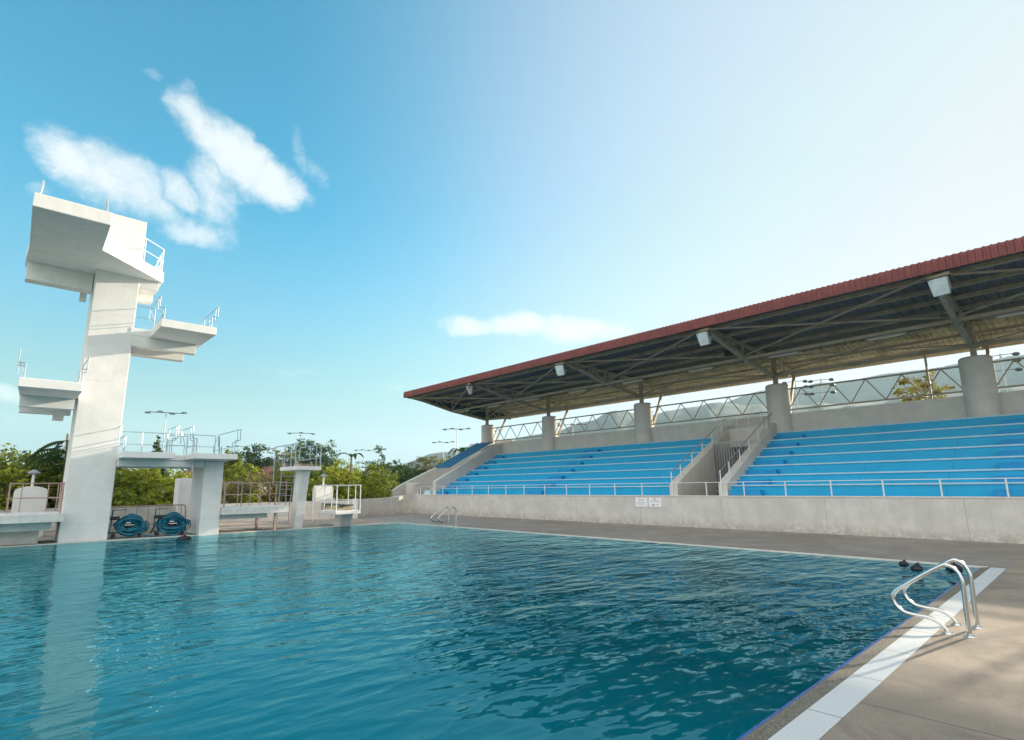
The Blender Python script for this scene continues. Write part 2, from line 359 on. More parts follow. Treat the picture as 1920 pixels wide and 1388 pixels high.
# deck pieces (top z = 0)
tag(MB().box(-16, 19.45, -14, 1.44, -.34, 0).build('near_deck', MD), kind='structure')
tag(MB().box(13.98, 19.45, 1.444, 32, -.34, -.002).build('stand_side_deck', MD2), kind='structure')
tag(MB().box(-16, 13.976, 22.6, 30.5, -.34, -.002).build('diving_side_deck', MD), kind='structure')
gr = thing('gutter_grating', 'long white slatted gutter grating between the pebble edge and the deck', 'grating', (0, 1.55, 0))
MB().box(-12, 13.87, 1.444, 1.66, -.2, .004).build('slats', MGR, gr)
tag(MB().add([(-16, 1.66, .002), (PX1, 1.66, .002), (PX1, 1.80, -.018), (-16, 1.80, -.018), (-16, 1.66, -.3), (PX1, 1.66, -.3), (PX1, 1.80, -.3), (-16, 1.80, -.3)],
         [(0, 1, 2, 3), (3, 2, 6, 7), (1, 5, 6, 2), (0, 4, 5, 1), (0, 3, 7, 4)]).build('pebble_edge', MGV), kind='structure')
tag(MB().add([(-16, 1.80, -.018), (PX1, 1.80, -.018), (PX1, 1.835, -.028), (-16, 1.835, -.028), (PX1, 2.05, -.30), (-16, 2.05, -.30)], [(0, 1, 2, 3), (3, 2, 4, 5)]).build('edge_tiles', MTILE), kind='structure')
tag(MB().box(13.93, 13.975, 1.7, 22.6, -.3, .004).build('kerb_line', MCOP), kind='structure')
tag(MB().box(-16, 13.9, 22.55, 22.64, -.3, .004).build('far_kerb_line', MCOP), kind='structure')

# ================================================================== GRANDSTAND
YA, YB = -9.0, 29.7
gs = thing('grandstand', 'long covered grandstand with blue stepped seating and red edged roof', 'grandstand', (19.45, 12, 0))
MB().box(19.45, 19.66, YA, YB, 0, 1.14).build('front_wall', MC, gs)
MB().box(19.43, 19.70, YA, YB, 1.14, 1.18).build('coping', MCOP, gs, bevel=.006)
T_, R_, X0, Z0 = .78, .37, 20.0, 1.185
def rows(y0, y1):
    for k in range(7):
        x = X0+T_*k; z = Z0+R_*k
        x1 = X0+T_*(k+1) if k < 6 else 25.29
        bot = .3 if k == 0 else Z0+R_*(k-1)
        s = MB().prismY([(x, bot), (x1, bot), (x1, z+R_), (x, z+R_)], y0, y1).build('seat_step', MB_, gs)
        MB().box(x-.035, x+.05, y0, y1, z+R_-.045, z+R_+.005).build('nosing', MN, s)
rows(11.66, 27.62); rows(YA, 9.30)
MB().box(19.66, 20.0, 11.66, 27.62, .3, 1.176).box(19.66, 20.0, YA, 9.30, .3, 1.176).build('walkway', MB_, gs)
def half(y0, y1):
    for k in range(7):
        x = X0+T_*k; z = Z0+R_*k; MB().box(x-.30, x-.002, y0, y1, z+.003, z+R_*.5).build('aisle_step', MBD, gs)
half(26.75, 27.6); half(18.75, 19.7); half(8.15, 9.28); half(1.0, 2.0)
def parapet(y0, y1, zt=.0, xa=19.66, name='sloped_parapet'):
    MB().prismY([(xa, .3), (25.0, .3), (25.0, 4.30+zt), (xa+.06, 1.66+zt), (xa, 1.60+zt)], y0, y1).build(name, MC2, gs, bevel=.01)
parapet(9.30, 9.64); parapet(11.31, 11.66)
MB().prismY([(19.66, .0), (25.6, .0), (25.6, 4.57), (24.9, 4.57), (19.95, 2.12), (19.72, 1.98), (19.66, 1.95)], 27.62, 27.95).build('end_parapet', MC2, gs, bevel=.01)
# vomitory
v = MB(); v.box(24.55, 24.9, 9.642, 11.308, 3.25, 4.1).build('vomitory_back', MC2, gs)
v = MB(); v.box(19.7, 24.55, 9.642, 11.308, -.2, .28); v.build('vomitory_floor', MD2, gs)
gt = MB()
for i in range(15): gt.bar((22.9, 9.72+i*.112, .9), (22.9, 9.72+i*.112, 3.35), .03)
gt.bar((22.9, 9.65, 3.35), (22.9, 11.3, 3.35), .05); gt.bar((22.9, 9.65, 1.3), (22.9, 11.3, 1.3), .05); gt.build('barred_gate', MGREY, gs)
# back wall and rear body
MB().box(25.30, 25.48, YA, 27.62, 3.3, 4.57).build('back_wall', MC2, gs)
MB().box(25.28, 25.52, YA, 27.62, 4.57, 4.62).build('back_wall_coping', MCOP, gs)
MB().box(25.55, 25.8, YA, 27.95, -.3, 4.40).build('rear_facade', MC, gs)
# columns
YC = [-4.3, 2.5, 9.3, 16.3, 23.2, 29.2]
for y in YC: MB().cyl((25.32, y), .50, 3.0 if y < 29 else 0, 5.90, 32, .475).cyl((25.32, y), .475, 5.90, 5.96, 32, .42).build('column', MC2, gs, smooth='auto')
# lattice between columns
for a, b2 in zip(YC[:-1], YC[1:]):
    y0, y1 = a+.4, b2-.4; m = MB()
    m.tube([(25.32, y0, 4.78), (25.32, y1, 4.78)], .038, 6); m.tube([(25.32, y0, 5.70), (25.32, y1, 5.70)], .038, 6)
    nn_ = 5 if b2-a > 6.5 else 4; st = (y1-y0)/nn_
    for i in range(nn_):
        m.tube([(25.32, y0+st*i, 4.78), (25.32, y0+st*(i+.5), 5.70)], .024, 5); m.tube([(25.32, y0+st*(i+.5), 5.70), (25.32, y0+st*(i+1), 4.78)], .024, 5)
    m.build('lattice_girder', MST, gs)
    if b2 < 12: MB().bar((25.36, a+3.3 if a > 5 else a+1.4, 4.6), (25.36, a+3.3 if a > 5 else a+1.4, 6.5), .07).build('wind_post', MSTL, gs)
# roof trusses
for y in YC:
    m = MB(); tip = (18.75, y, 7.40); nd = (22.1, y, 6.72); ft = (25.1, y, 6.35)
    m.bar(tip, nd, .13, .15); m.bar(nd, ft, .13, .15); m.bar(ft, (27.9, y, 6.72), .12, .13)
    m.bar((18.75, y, 7.45), (25.6, y, 7.18), .11, .12); m.bar((25.6, y, 7.20), (28.2, y, 6.75), .10, .10)
    m.bar((22.1, y, 6.72), (22.1, y, 7.34), .08); m.bar((20.8, y, 7.0), (20.8, y, 7.38), .07); m.bar((23.4, y, 6.56), (23.4, y, 7.3), .07)
    m.bar((22.1, y, 6.74), (20.8, y, 7.36), .06); m.bar((22.1, y, 6.74), (23.4, y, 7.28), .06); m.bar((23.4, y, 6.56), (25.05, y, 7.2), .06)
    m.bar((26.4, y, 6.52), (26.4, y, 7.05), .07); m.bar((26.4, y, 6.52), (25.05, y, 7.2), .06)
    m.bar((25.25, y, 5.9), (25.25, y, 7.22), .17, .17)
    m.build('roof_truss', MST, gs)
    MB().bar((25.65, y-.25, 4.45), (26.9, y-.25, 6.62), .10).bar((25.1, y, 6.0), (25.95, y-.2, 5.5), .07).build('rear_strut', MSTL, gs)
m = MB()
for x, z in ((19.1, 7.30), (20.4, 7.28), (21.75, 7.26), (23.1, 7.22), (24.45, 7.18)):
    MB().box(x-.04, x+.04, YA, YB-.1, z, z+.13).build('purlin', MST, gs)
MB().box(22.06, 22.14, YA, 29.25, 6.64, 6.74).build('node_beam', MST, gs)
MB().box(25.0, 25.14, YA, 29.25, 6.28, 6.40).build('foot_beam', MST, gs)
for x, z in ((26.3, 6.98), (27.3, 6.80)): MB().box(x-.04, x+.04, YA, YB-.1, z, z+.12).build('purlin', MST, gs)
MB().box(28.15, 28.25, YA, YB-.1, 6.72, 6.95).build('rear_eave_beam', MSTL, gs)
m = MB()
for i in range(len(YC)-1):
    a, c = YC[i], YC[i+1]
    m.bar((18.8, a, 7.33), (22.1, c, 6.80), .055); m.bar((18.8, c, 7.33), (22.1, a, 6.80), .055)
    m.bar((22.1, a, 6.70), (25.1, c, 6.40), .05); m.bar((22.1, c, 6.70), (25.1, a, 6.40), .05)
    m.bar((25.1, a, 6.38), (28.1, c, 6.72), .045)
m.bar((18.8, 29.5, 7.3), (22.1, 23.2, 6.8), .05)
m.build('wind_bracing', MST, gs)
# corrugated sheets
def sheet(name, x0, z0, x1, z1, m, per=.154, hgt=.035, y0=YA, y1=YB):
    prof = []; y = y0
    while y < y1:
        for f, hh in ((0, 0), (.55, 0), (.7, 1), (.85, 1)):
            prof.append((min(y+f*per, y1), hh*hgt))
        y += per
    vs = []; fs = []
    for yy, hh in prof: vs += [(x0, yy, z0+hh), (x1, yy, z1+hh)]
    for i in range(len(prof)-1): fs.append((2*i, 2*i+2, 2*i+3, 2*i+1))
    return MB().add(vs, fs).build(name, m, gs)
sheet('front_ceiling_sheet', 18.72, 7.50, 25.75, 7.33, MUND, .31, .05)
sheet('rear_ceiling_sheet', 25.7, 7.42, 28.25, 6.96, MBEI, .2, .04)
sheet('roof_sheet', 18.60, 7.67, 25.8, 7.56, MRED); sheet('rear_roof_sheet', 25.7, 7.56, 28.35, 7.05, MRED)
# fascia: ribbed drop with rounded top
vs = []; fs = []; y = YA; per = .154; ring = [(18.66, 7.70), (18.61, 7.725), (18.565, 7.70), (18.55, 7.62), (18.545, 7.50), (18.545, 7.335), (18.58, 7.335)]; k = 0; ysl = []
while y < YB-.001:
    for f, dd in ((0, 0), (.5, 0), (.65, 1), (.88, 1)): ysl.append((min(y+f*per, YB), dd))
    y += per
for yy, dd in ysl:
    for (x, z) in ring: vs.append((x-(.022*dd if z < 7.71 or True else 0), yy, z+(.012*dd if z > 7.6 else 0)))
L = len(ring)
for i in range(len(ysl)-1):
    for j in range(L-1): fs.append((i*L+j, (i+1)*L+j, (i+1)*L+j+1, i*L+j+1))
MB().add(vs, fs).build('fascia', MRED, gs)
# gable edge trim
MB().box(18.56, 25.7, YB-.03, YB+.05, 7.36, 7.52).build('gable_trim', MBR, gs)
MB().prismY([(18.56, 7.52), (18.56, 7.7), (25.7, 7.58), (25.7, 7.48)], YB-.02, YB+.03).build('gable_sheet', MRED, gs)
MB().prismY([(18.62, 7.36), (24.7, 6.50), (27.9, 6.60), (27.9, 7.0), (25.7, 7.34), (18.62, 7.48)], 29.50, 29.56).build('gable_cladding', MGAB, gs)
# front railing
YR = [1.75, 3.12, 4.49, 5.89, 7.27, 8.67, 10.08, 12.89, 14.25, 15.63, 17.0, 18.4, 19.84, 21.2, 22.6, 24.0, 25.4, 26.8, 28.1, 29.2, 29.5, .4, -1., -2.4, -3.8]
m = MB(); fr = m.tube([(19.6, YA, 1.655), (19.6, 29.5, 1.665)], .014, 6).build('front_railing', MRW, gs)
for y in YR: MB().tube([(19.6, y, 1.18), (19.6, y, 1.66)], .021, 6).build('post', MRW, fr)
for y in (11.5, 9.5): MB().tube([(19.6, y, 1.18), (19.6, y, 2.10)], .024, 6).build('post', MRW, fr)
# stair handrails on the two parapets and around the top
for y, nm in ((11.48, 'L'), (9.47, 'R')):
    hr = MB().tube([(19.6, y, 2.10), (24.6, y, 4.58 if nm == 'R' else 4.58), (24.9, y, 4.66)], .02, 6).build('sloping_handrail', MRL, gs)
    for x in (20.3, 21.3, 22.25, 23.2, 24.2):
        zb = 1.66+(x-19.72)*(4.30-1.66)/(25-19.72); MB().tube([(x, y, zb), (x, y, zb+.50)], .022, 6).build('post', MRW, hr)
hr = MB().tube([(24.75, 9.47, 4.62), (24.75, 11.48, 4.62)], .018, 6).build('landing_rail', MRW, gs)
for y in (9.9, 10.45, 11.0): MB().tube([(24.75, y, 4.1), (24.75, y, 4.62)], .018, 6).build('post', MRW, hr)
# fluorescent tubes, floodlights, speaker
for i in range(len(YC)-1):
    a, c = YC[i], YC[i+1]
    for f in (.19, .69):
        y0 = a+(c-a)*f
        t_ = thing('tube_light', 'slim ceiling tube light under the grandstand roof beam', 'ceiling light', (22.1, y0, 6.57), 'tube lights along the roof beam')
        if y0 > 30: continue
        MB().box(22.04, 22.16, y0, y0+1.15, 6.555, 6.598).build('housing', MGREY, t_); MB().tube([(22.1, y0+.04, 6.54), (22.1, y0+1.11, 6.54)], .02, 6).build('tube', MTUB, t_)
FL = [(23.24, 'floodlight at the far end of the roof edge, seen side on', -45), (16.41, 'small upright floodlight second from the far end of the roof edge', 8),
      (9.28, 'tilted floodlight under the middle of the roof edge beside the black speaker', -10), (2.31, 'largest floodlight at the near right end of the roof edge', -12)]
for y, lab, rz in FL:
    o = thing('floodlight', lab, 'floodlight', (18.78, y, 7.33), 'floodlights hung under the roof edge'); ORG[o.name] = Vector((0, 0, 0))
    fr = MB().box(-.06, .10, -.26, .26, -.10, -.02).build('bracket_box', MSTL, o)
    bd = MB().hexa([(.02, -.20, -.62), (.16, -.17, -.60), (.16, .17, -.60), (.02, .20, -.62), (-.14, -.24, -.16), (.22, -.2, -.16), (.22, .2, -.16), (-.14, .24, -.16)]).build('housing', MGREY, o, bevel=.02)
    vs = []; 
    ring_ = []
    for i in range(13):
        a = math.pi*i/12; ring_.append((math.cos(a)*.215, -.22+.05*math.sin(a)))
    ring_ += [(-.185, -.62), (.185, -.62)]
    vs = [(-.155-(zz+.62)*-.0 + (.16*(-.16-zz)/.46), yy, zz) for yy, zz in ring_]; vs2 = [(x+.03, yy, zz) for x, yy, zz in vs]
    nn_ = len(vs); MB().add(vs+vs2, [tuple(range(nn_)), tuple(range(nn_, 2*nn_))[::-1]]+[(i, i+nn_, (i+1) % nn_+nn_, (i+1) % nn_) for i in range(nn_)]).build('glass', MGL, o)
    MB().bar((.0, -.25, -.1), (.05, -.25, -.35), .03).bar((.0, .25, -.1), (.05, .25, -.35), .03).build('yoke', MBK, o)
    o.rotation_euler = (0, 0, rad(rz))
sp = thing('loudspeaker', 'small black loudspeaker fixed on the roof truss behind the middle floodlight', 'loudspeaker', (21.7, 9.64, 6.95))
MB().box(21.58, 21.82, 9.42, 9.86, 6.82, 7.06).build('cabinet', MBK, sp, bevel=.02); MB().cyl((21.7, 9.64), .05, 7.06, 7.3, 8).build('bracket', MST, sp)
MB().box(21.57, 21.582, 9.5, 9.56, 6.92, 6.98).build('badge', MGREY, sp)
# end stair with blue roof
es = thing('stair_enclosure', 'concrete stair at the far end of the grandstand under a sloping blue sheet roof', 'stair building', (22, 31, 0))
MB().prismY([(19.9, .0), (27, .0), (27, 4.6), (25.0, 3.66), (20.9, 1.98), (20.5, 1.8), (19.9, 1.45)], 32.9, 33.2).build('outer_wall', MC2, es)
MB().prismY([(20.6, .0), (25, .0), (25, 2.6), (20.6, .3)], 28.2, 32.88).build('stair_flight', MC, es)
vs = []; fs = []; yy = 28.02
while yy < 29.6:
    for f, hh in ((0, 0), (.8, 0), (.86, .05), (.94, .05)): vs += [(21.1, yy+f*.6*.7, 2.84+hh), (24.75, yy+f*.6*.7, 4.62+hh)]
    yy += .42
for i in range(len(vs)//2-1): fs.append((2*i, 2*i+2, 2*i+3, 2*i+1))
MB().box(26.6, 26.8, 27.98, 32.88, 0, 4.9).build('sun_block_wall', MC2, es)  # wall added to keep the low sun off the stair's outer wall
rfo = MB().add(vs, fs).build('roof', MBR, es); sd = rfo.modifiers.new('thick', 'SOLIDIFY'); sd.thickness = .04
MB().bar((21.1, 27.99, 2.82), (24.75, 27.99, 4.60), .04, .08).build('roof_trim', MRW, es)
lw = thing('boundary_wall', 'low grey concrete wall curving behind the diving boards from the grandstand corner', 'wall', (14, 29, 0))
pts = [(19.45, 29.7), (18.6, 29.6), (17.5, 29.3), (16.3, 28.9), (15.0, 28.3), (14.3, 27.8)]
def wallstrip(pts, th, z0, z1s, m, nm, par):
    mb = MB()
    for i in range(len(pts)-1):
        a, c = Vector((*pts[i], 0)), Vector((*pts[i+1], 0)); nrm = Vector(((c-a).y, -(c-a).x, 0)).normalized()
        if nrm.y < 0: nrm = -nrm
        o_ = nrm*th; za, zb = z1s[i], z1s[i+1]
        mb.hexa([(a.x, a.y, z0), (c.x, c.y, z0), (c.x+o_.x, c.y+o_.y, z0), (a.x+o_.x, a.y+o_.y, z0), (a.x, a.y, za), (c.x, c.y, zb), (c.x+o_.x, c.y+o_.y, zb), (a.x+o_.x, a.y+o_.y, za)])
    return mb.build(nm, m, par)
wallstrip(pts, .25, 0, [1.16, 1.12, 1.03, 1.0, .98, .97], MC, 'curved_wall', lw)
MB().box(14.2, 14.36, 27.4, 27.75, 0, 1.04).build('end_post', MW, lw)
wallstrip([(14.2, 28.0), (11.5, 28.6), (9.0, 29.5), (4, 30), (-10, 30)], .25, 0, [.95, .95, .92, .92, .95], MCOP, 'straight_wall', lw)
cp = thing('round_bollard', 'short round concrete drum beside the foot of the end stair', 'bollard', (20.6, 31.6, .9))
MB().cyl((20.7, 31.7), .55, 0, 1.86, 24).build('drum', MC2, cp, smooth='auto'); MB().cyl((20.7, 31.7), .55, 1.86, 1.92, 24, .4).build('cap', MC2, cp)
tb = thing('plastic_tub', 'pale blue upturned tub on the grandstand walkway behind the rail', 'tub', (19.85, 28.6, 1.18))
MB().cyl((19.85, 28.6), .33, 1.18, 1.42, 20, .27).build('body', MTUR, tb, smooth='auto'); MB().cyl((19.85, 28.6), .29, 1.42, 1.45, 20, .22).build('base_ring', MTUR, tb)
# signs
def sign(y0, y1, lab, lines, deco):
    o = thing('warning_sign', lab, 'sign', (19.44, (y0+y1)/2, .9), 'signs on the grandstand wall')
    MB().box(19.425, 19.447, y0, y1, .72, 1.08).build('panel', MSGN, o)
    base = Matrix.Translation((-.0175, 0, 0)) @ Matrix(((0, 0, -1, 0), (-1, 0, 0, 0), (0, 1, 0, 0), (0, 0, 0, 1)))
    for body, size, m, dy, dz in lines: text_mesh(body, size, m, Matrix.Translation((0, dy, dz)) @ base, o)
    if deco:
        # prohibition ring with a dark item, and a bottle shape
        r = MB().tube([(19.421, (y0+y1)/2+.07+.032*math.cos(a), .80+.032*math.sin(a)) for a in [i*math.pi/6 for i in range(12)]], .009, 4, closed=True); r.build('prohibition_symbol', MRE, o)
        MB().box(19.419, 19.424, (y0+y1)/2+.05, (y0+y1)/2+.09, .785, .815).build('symbol_fill', MIN, o)
        MB().box(19.419, 19.424, (y0+y1)/2-.12, (y0+y1)/2-.085, .80, .835).box(19.419, 19.424, (y0+y1)/2-.108, (y0+y1)/2-.098, .77, .80).build('glass_symbol', MIN, o)
sign(12.56, 13.12, 'white wall sign with grey foreign script, left of the pair', [('ห้าม!', .12, MIN, 0, .09), ('ใส่รองเท้าลงสระ', .06, MIN, 0, -.02), ('และอาหาร', .055, MIN, 0, -.10)], False)
sign(11.93, 12.49, 'white wall sign headed NO in red letters, right of the pair', [('NO', .10, MRE, 0, .12), ('FOOD AND DRINK', .052, MIN, 0, .04)], True)

# ================================================================== DIVING TOWER
dt = thing('diving_tower', 'tall white concrete diving tower with staggered platforms at three heights', 'diving tower', (2.1, 23.4, 0))
MB().hexa([(1.42, 22.70, -.3), (2.72, 22.70, -.3), (2.72, 24.1, -.3), (1.42, 24.1, -.3), (1.56, 22.70, 11.52), (2.84, 22.70, 11.52), (2.84, 24.1, 11.52), (1.56, 24.1, 11.52)]).build('shaft', MW, dt, bevel=.02)
def platform(name, slab, z0, z1, beams):
    s = MB().prism(slab, z0, z1).build(name, MW, dt, bevel=.015)
    for bx in beams: MB().box(*bx).build('beam', MW, s, bevel=.01)
    return s
def zguard(par, xin, out, yf, yb, z, hi=.86, mid=.45, m=MGD, r=.016):
    """guard rail along +Y with a front end that steps outwards above mid height"""
    xo = xin+out
    MB().tube(round_path([(xin, yf, z), (xin, yf, z+mid), (xo, yf, z+mid), (xo, yf, z+hi), (xo, yb, z+hi), (xo, yb, z+mid*.9)], .03), r, 6).build('guard_rail', m, par)
    MB().tube(round_path([(xin, yf+.34, z), (xin, yf+.34, z+mid*.92), (xo, yf+.34, z+mid*.92), (xo, yf+.34, z+hi)], .03), r*.9, 6).tube([(xin, yf+.05, z+mid*.55), (xin, yb, z+mid*.55)], r*.8, 6).build('guard_post', m, par)
    k = 1
    for i in range(k):
        y = yf+.34+(yb-yf-.34)*(i+1)/(k); MB().tube([(xin, y, z), (xin, y, z+mid*.9), (xo, y, z+hi)], r*.8, 6).build('guard_post', m, par)
p10 = platform('top_platform', [(-.32, 18.5), (1.44, 18.5), (1.48, 20.68), (3.54, 22.66), (3.54, 24.0), (-.36, 24.0), (-.36, 23.4), (-.30, 21.9)], 9.29, 9.70,
               [(-.30, 1.50, 23.3, 23.75, 8.66, 9.289), (2.80, 3.42, 22.72, 23.2, 8.95, 9.289), (2.80, 3.36, 23.3, 23.75, 8.66, 9.289), (1.22, 1.42, 24.0, 24.2, 8.45, 9.2)])
for x in (-.2, 1.34): MB().tube([(x, 18.65, 9.70), (x+.03*(1 if x < 1 else -1), 18.72, 10.18), (x, 19.1, 9.70)], .02, 6).build('toe_stanchion', MRL, p10)
def rail2(par, pts, z, h, m, r=.018, mids=(.5,), posts=None, bevel=0):
    mb = MB().tube([(x, y, z+h) for x, y in pts], r, 6)
    for q in mids: mb.tube([(x, y, z+h*q) for x, y in pts], r*.8, 6)
    o = mb.build('railing', m, par)
    for x, y in (posts or pts): MB().tube([(x, y, z), (x, y, z+h)], r, 6).build('post', m, o)
for pts_, posts_ in (([(1.46, 20.75), (3.48, 22.68)], [(1.47, 20.76), (2.78, 22.0), (3.46, 22.66)]), ([(3.48, 22.68), (3.48, 23.9)], [(3.48, 23.2), (3.48, 23.9)])):
    o = MB().tube([(x, y, 10.60) for x, y in pts_], .018, 6).tube([(x, y, 10.14) for x, y in pts_], .015, 6).build('railing', MRW, p10)
    for x, y in posts_: MB().tube([(x, y, 9.70), (x, y, 10.60)], .018, 6).build('railing_post', MRW, p10)
MB().bar((3.3, 22.9, 9.70), (3.48, 22.75, 10.2), .03).bar((3.2, 23.3, 9.70), (3.48, 23.1, 10.5), .03).build('brace', MRW, p10)
p75 = platform('right_platform', [(3.32, 20.8), (5.05, 20.8), (5.02, 22.85), (4.98, 24.4), (2.70, 24.4), (2.70, 22.68), (3.30, 22.68)], 7.12, 7.40,
               [(2.72, 4.85, 22.69, 23.0, 6.74, 7.119), (2.72, 4.72, 24.0, 24.35, 6.70, 7.119)])
zguard(p75, 3.42, -.16, 21.0, 22.9, 7.40); zguard(p75, 4.92, .18, 21.0, 22.9, 7.40)
rail2(p75, [(2.74, 22.74), (3.40, 22.74)], 7.40, .86, MGD)
p5 = platform('left_platform', [(-.07, 20.9), (1.44, 20.9), (1.44, 24.5), (.02, 24.5), (.0, 22.9)], 4.66, 4.94,
              [(.02, 1.41, 22.72, 23.0, 4.30, 4.659), (.04, 1.41, 24.0, 24.35, 4.25, 4.659), (.95, 1.25, 24.36, 24.75, 4.1, 4.659)])
zguard(p5, .04, -.17, 21.0, 22.9, 4.94); zguard(p5, 1.34, .17, 21.0, 22.6, 4.94)
# three metre bridge with two tongues and pillar
p3 = platform('bridge_platform', [(2.735, 22.3), (6.14, 22.3), (6.14, 24.0), (2.735, 24.0)], 2.662, 2.86,
              [(2.74, 5.39, 22.34, 22.6, 2.43, 2.660), (2.74, 5.39, 23.7, 23.98, 2.43, 2.660)])
MB().box(2.70, 4.18, 21.25, 22.298, 2.68, 2.885).build('tongue', MW, p3, bevel=.012)
MB().box(4.72, 6.14, 20.95, 22.298, 2.68, 2.875).build('tongue', MW, p3, bevel=.012)
MB().box(5.40, 6.06, 22.30, 24.0, -.3, 2.66).build('pillar', MW, dt, bevel=.015)
MB().tube([(5.0, 22.25, 2.66), (5.0, 22.25, 2.3)], .03, 8).build('drain_pipe', MW, p3)
zguard(p3, 2.76, -.14, 21.4, 23.9, 2.88, .86, .5, MRL); zguard(p3, 4.10, .16, 21.4, 22.9, 2.88, .95, .5, MRL)
zguard(p3, 4.80, -.14, 21.1, 22.9, 2.88, .92, .5, MRL); zguard(p3, 6.06, .16, 21.1, 23.9, 2.88, .92, .5, MRL)
rail2(p3, [(2.75, 23.9), (6.1, 23.9)], 2.86, .9, MRL, posts=[(2.75, 23.9), (3.6, 23.9), (4.4, 23.9), (5.3, 23.9), (6.1, 23.9)])
rail2(p3, [(4.15, 22.4), (4.78, 22.4)], 2.86, .7, MRL)
MB().tube([(6.22, 23.8, 3.7), (6.45, 24.5, 2.8), (6.7, 25.5, 1.9)], .02, 6).tube([(6.22, 23.4, 3.3), (6.5, 24.5, 2.4)], .018, 6).build('ladder_rail', MRL, p3)

# 1 m platforms
def onem(name, lab, x0, x1, yf, yb, beam, posts_y, pcol):
    o = thing(name, lab, 'platform', ((x0+x1)/2, yf, 0)); sl_ = MB().box(x0, x1, yf, yb, .69, .945).build('slab', MWD, o, bevel=.012)
    MB().box(*beam).build('support_wall', MWD, o)
    return o
o = onem('low_platform', 'low white platform with pink tinted rails left of the tower', -3.0, 1.46, 21.8, 24.4, (-3.0, 1.2, 22.35, 24.2, .43, .689), 0, MRR)
MB().box(-3.0, .95, 23.0, 24.2, -.3, .428).build('plinth', MCOP, o)
for pts_, ps in (([(-2.9, 21.95), (.10, 21.95)], [(.10, 21.95), (-1.2, 21.95), (-2.6, 21.95)]), ([(.10, 21.95), (.10, 24.3)], [(.12, 24.3), (.10, 23.1)]), ([(.1, 24.3), (1.38, 24.3)], [(.42, 24.3), (1.36, 24.3), (1.1, 24.3)]), ([(1.36, 21.95), (1.36, 24.3)], [(1.36, 21.95), (1.36, 22.4), (1.36, 23.2)])):
    if ps[0][0] < 0: continue
    if pts_[1][1] == 21.95: continue
    rail2(o, pts_, .945, .95, MRR if pts_[0][0] > .5 else MRR, posts=ps)
MB().tube([(.25, 22.0, 1.87), (1.3, 22.0, 1.87)], .014, 6).tube([(.25, 22.0, 1.42), (1.3, 22.0, 1.42)], .012, 6).build('front_rail', MRR, o)
o = onem('low_platform', 'low white platform on thin legs right of the tall pillar', 6.07, 8.52, 22.0, 24.3, (6.07, 7.85, 22.5, 24.0, .50, .689), 0, MRR)
rail2(o, [(6.1, 22.1), (6.72, 22.1)], .945, .95, MRR); rail2(o, [(6.72, 22.1), (6.72, 24.2), (8.5, 24.2)], .945, .93, MRR, posts=[(6.72, 24.2), (7.2, 24.2), (7.7, 24.2), (8.1, 24.2), (8.5, 24.2)])
rail2(o, [(8.42, 22.1), (8.42, 24.2)], .945, .95, MRR, posts=[(8.4, 22.1), (8.4, 23.2)])
MB().tube(round_path([(9.0, 24.9, 0), (8.85, 24.5, 1.0), (8.85, 24.3, 1.75), (8.6, 24.2, 1.85)], .1), .025, 6).tube(round_path([(9.65, 24.9, 0), (9.5, 24.5, 1.0), (9.5, 24.3, 1.75), (8.6, 24.25, 1.8)], .1), .025, 6).build('ladder_rail', MRR, o)
MB().box(8.0, 8.08, 22.1, 22.18, -.002, .69).box(7.9, 7.98, 23.9, 24.0, -.002, .69).build('leg', MRR, o)

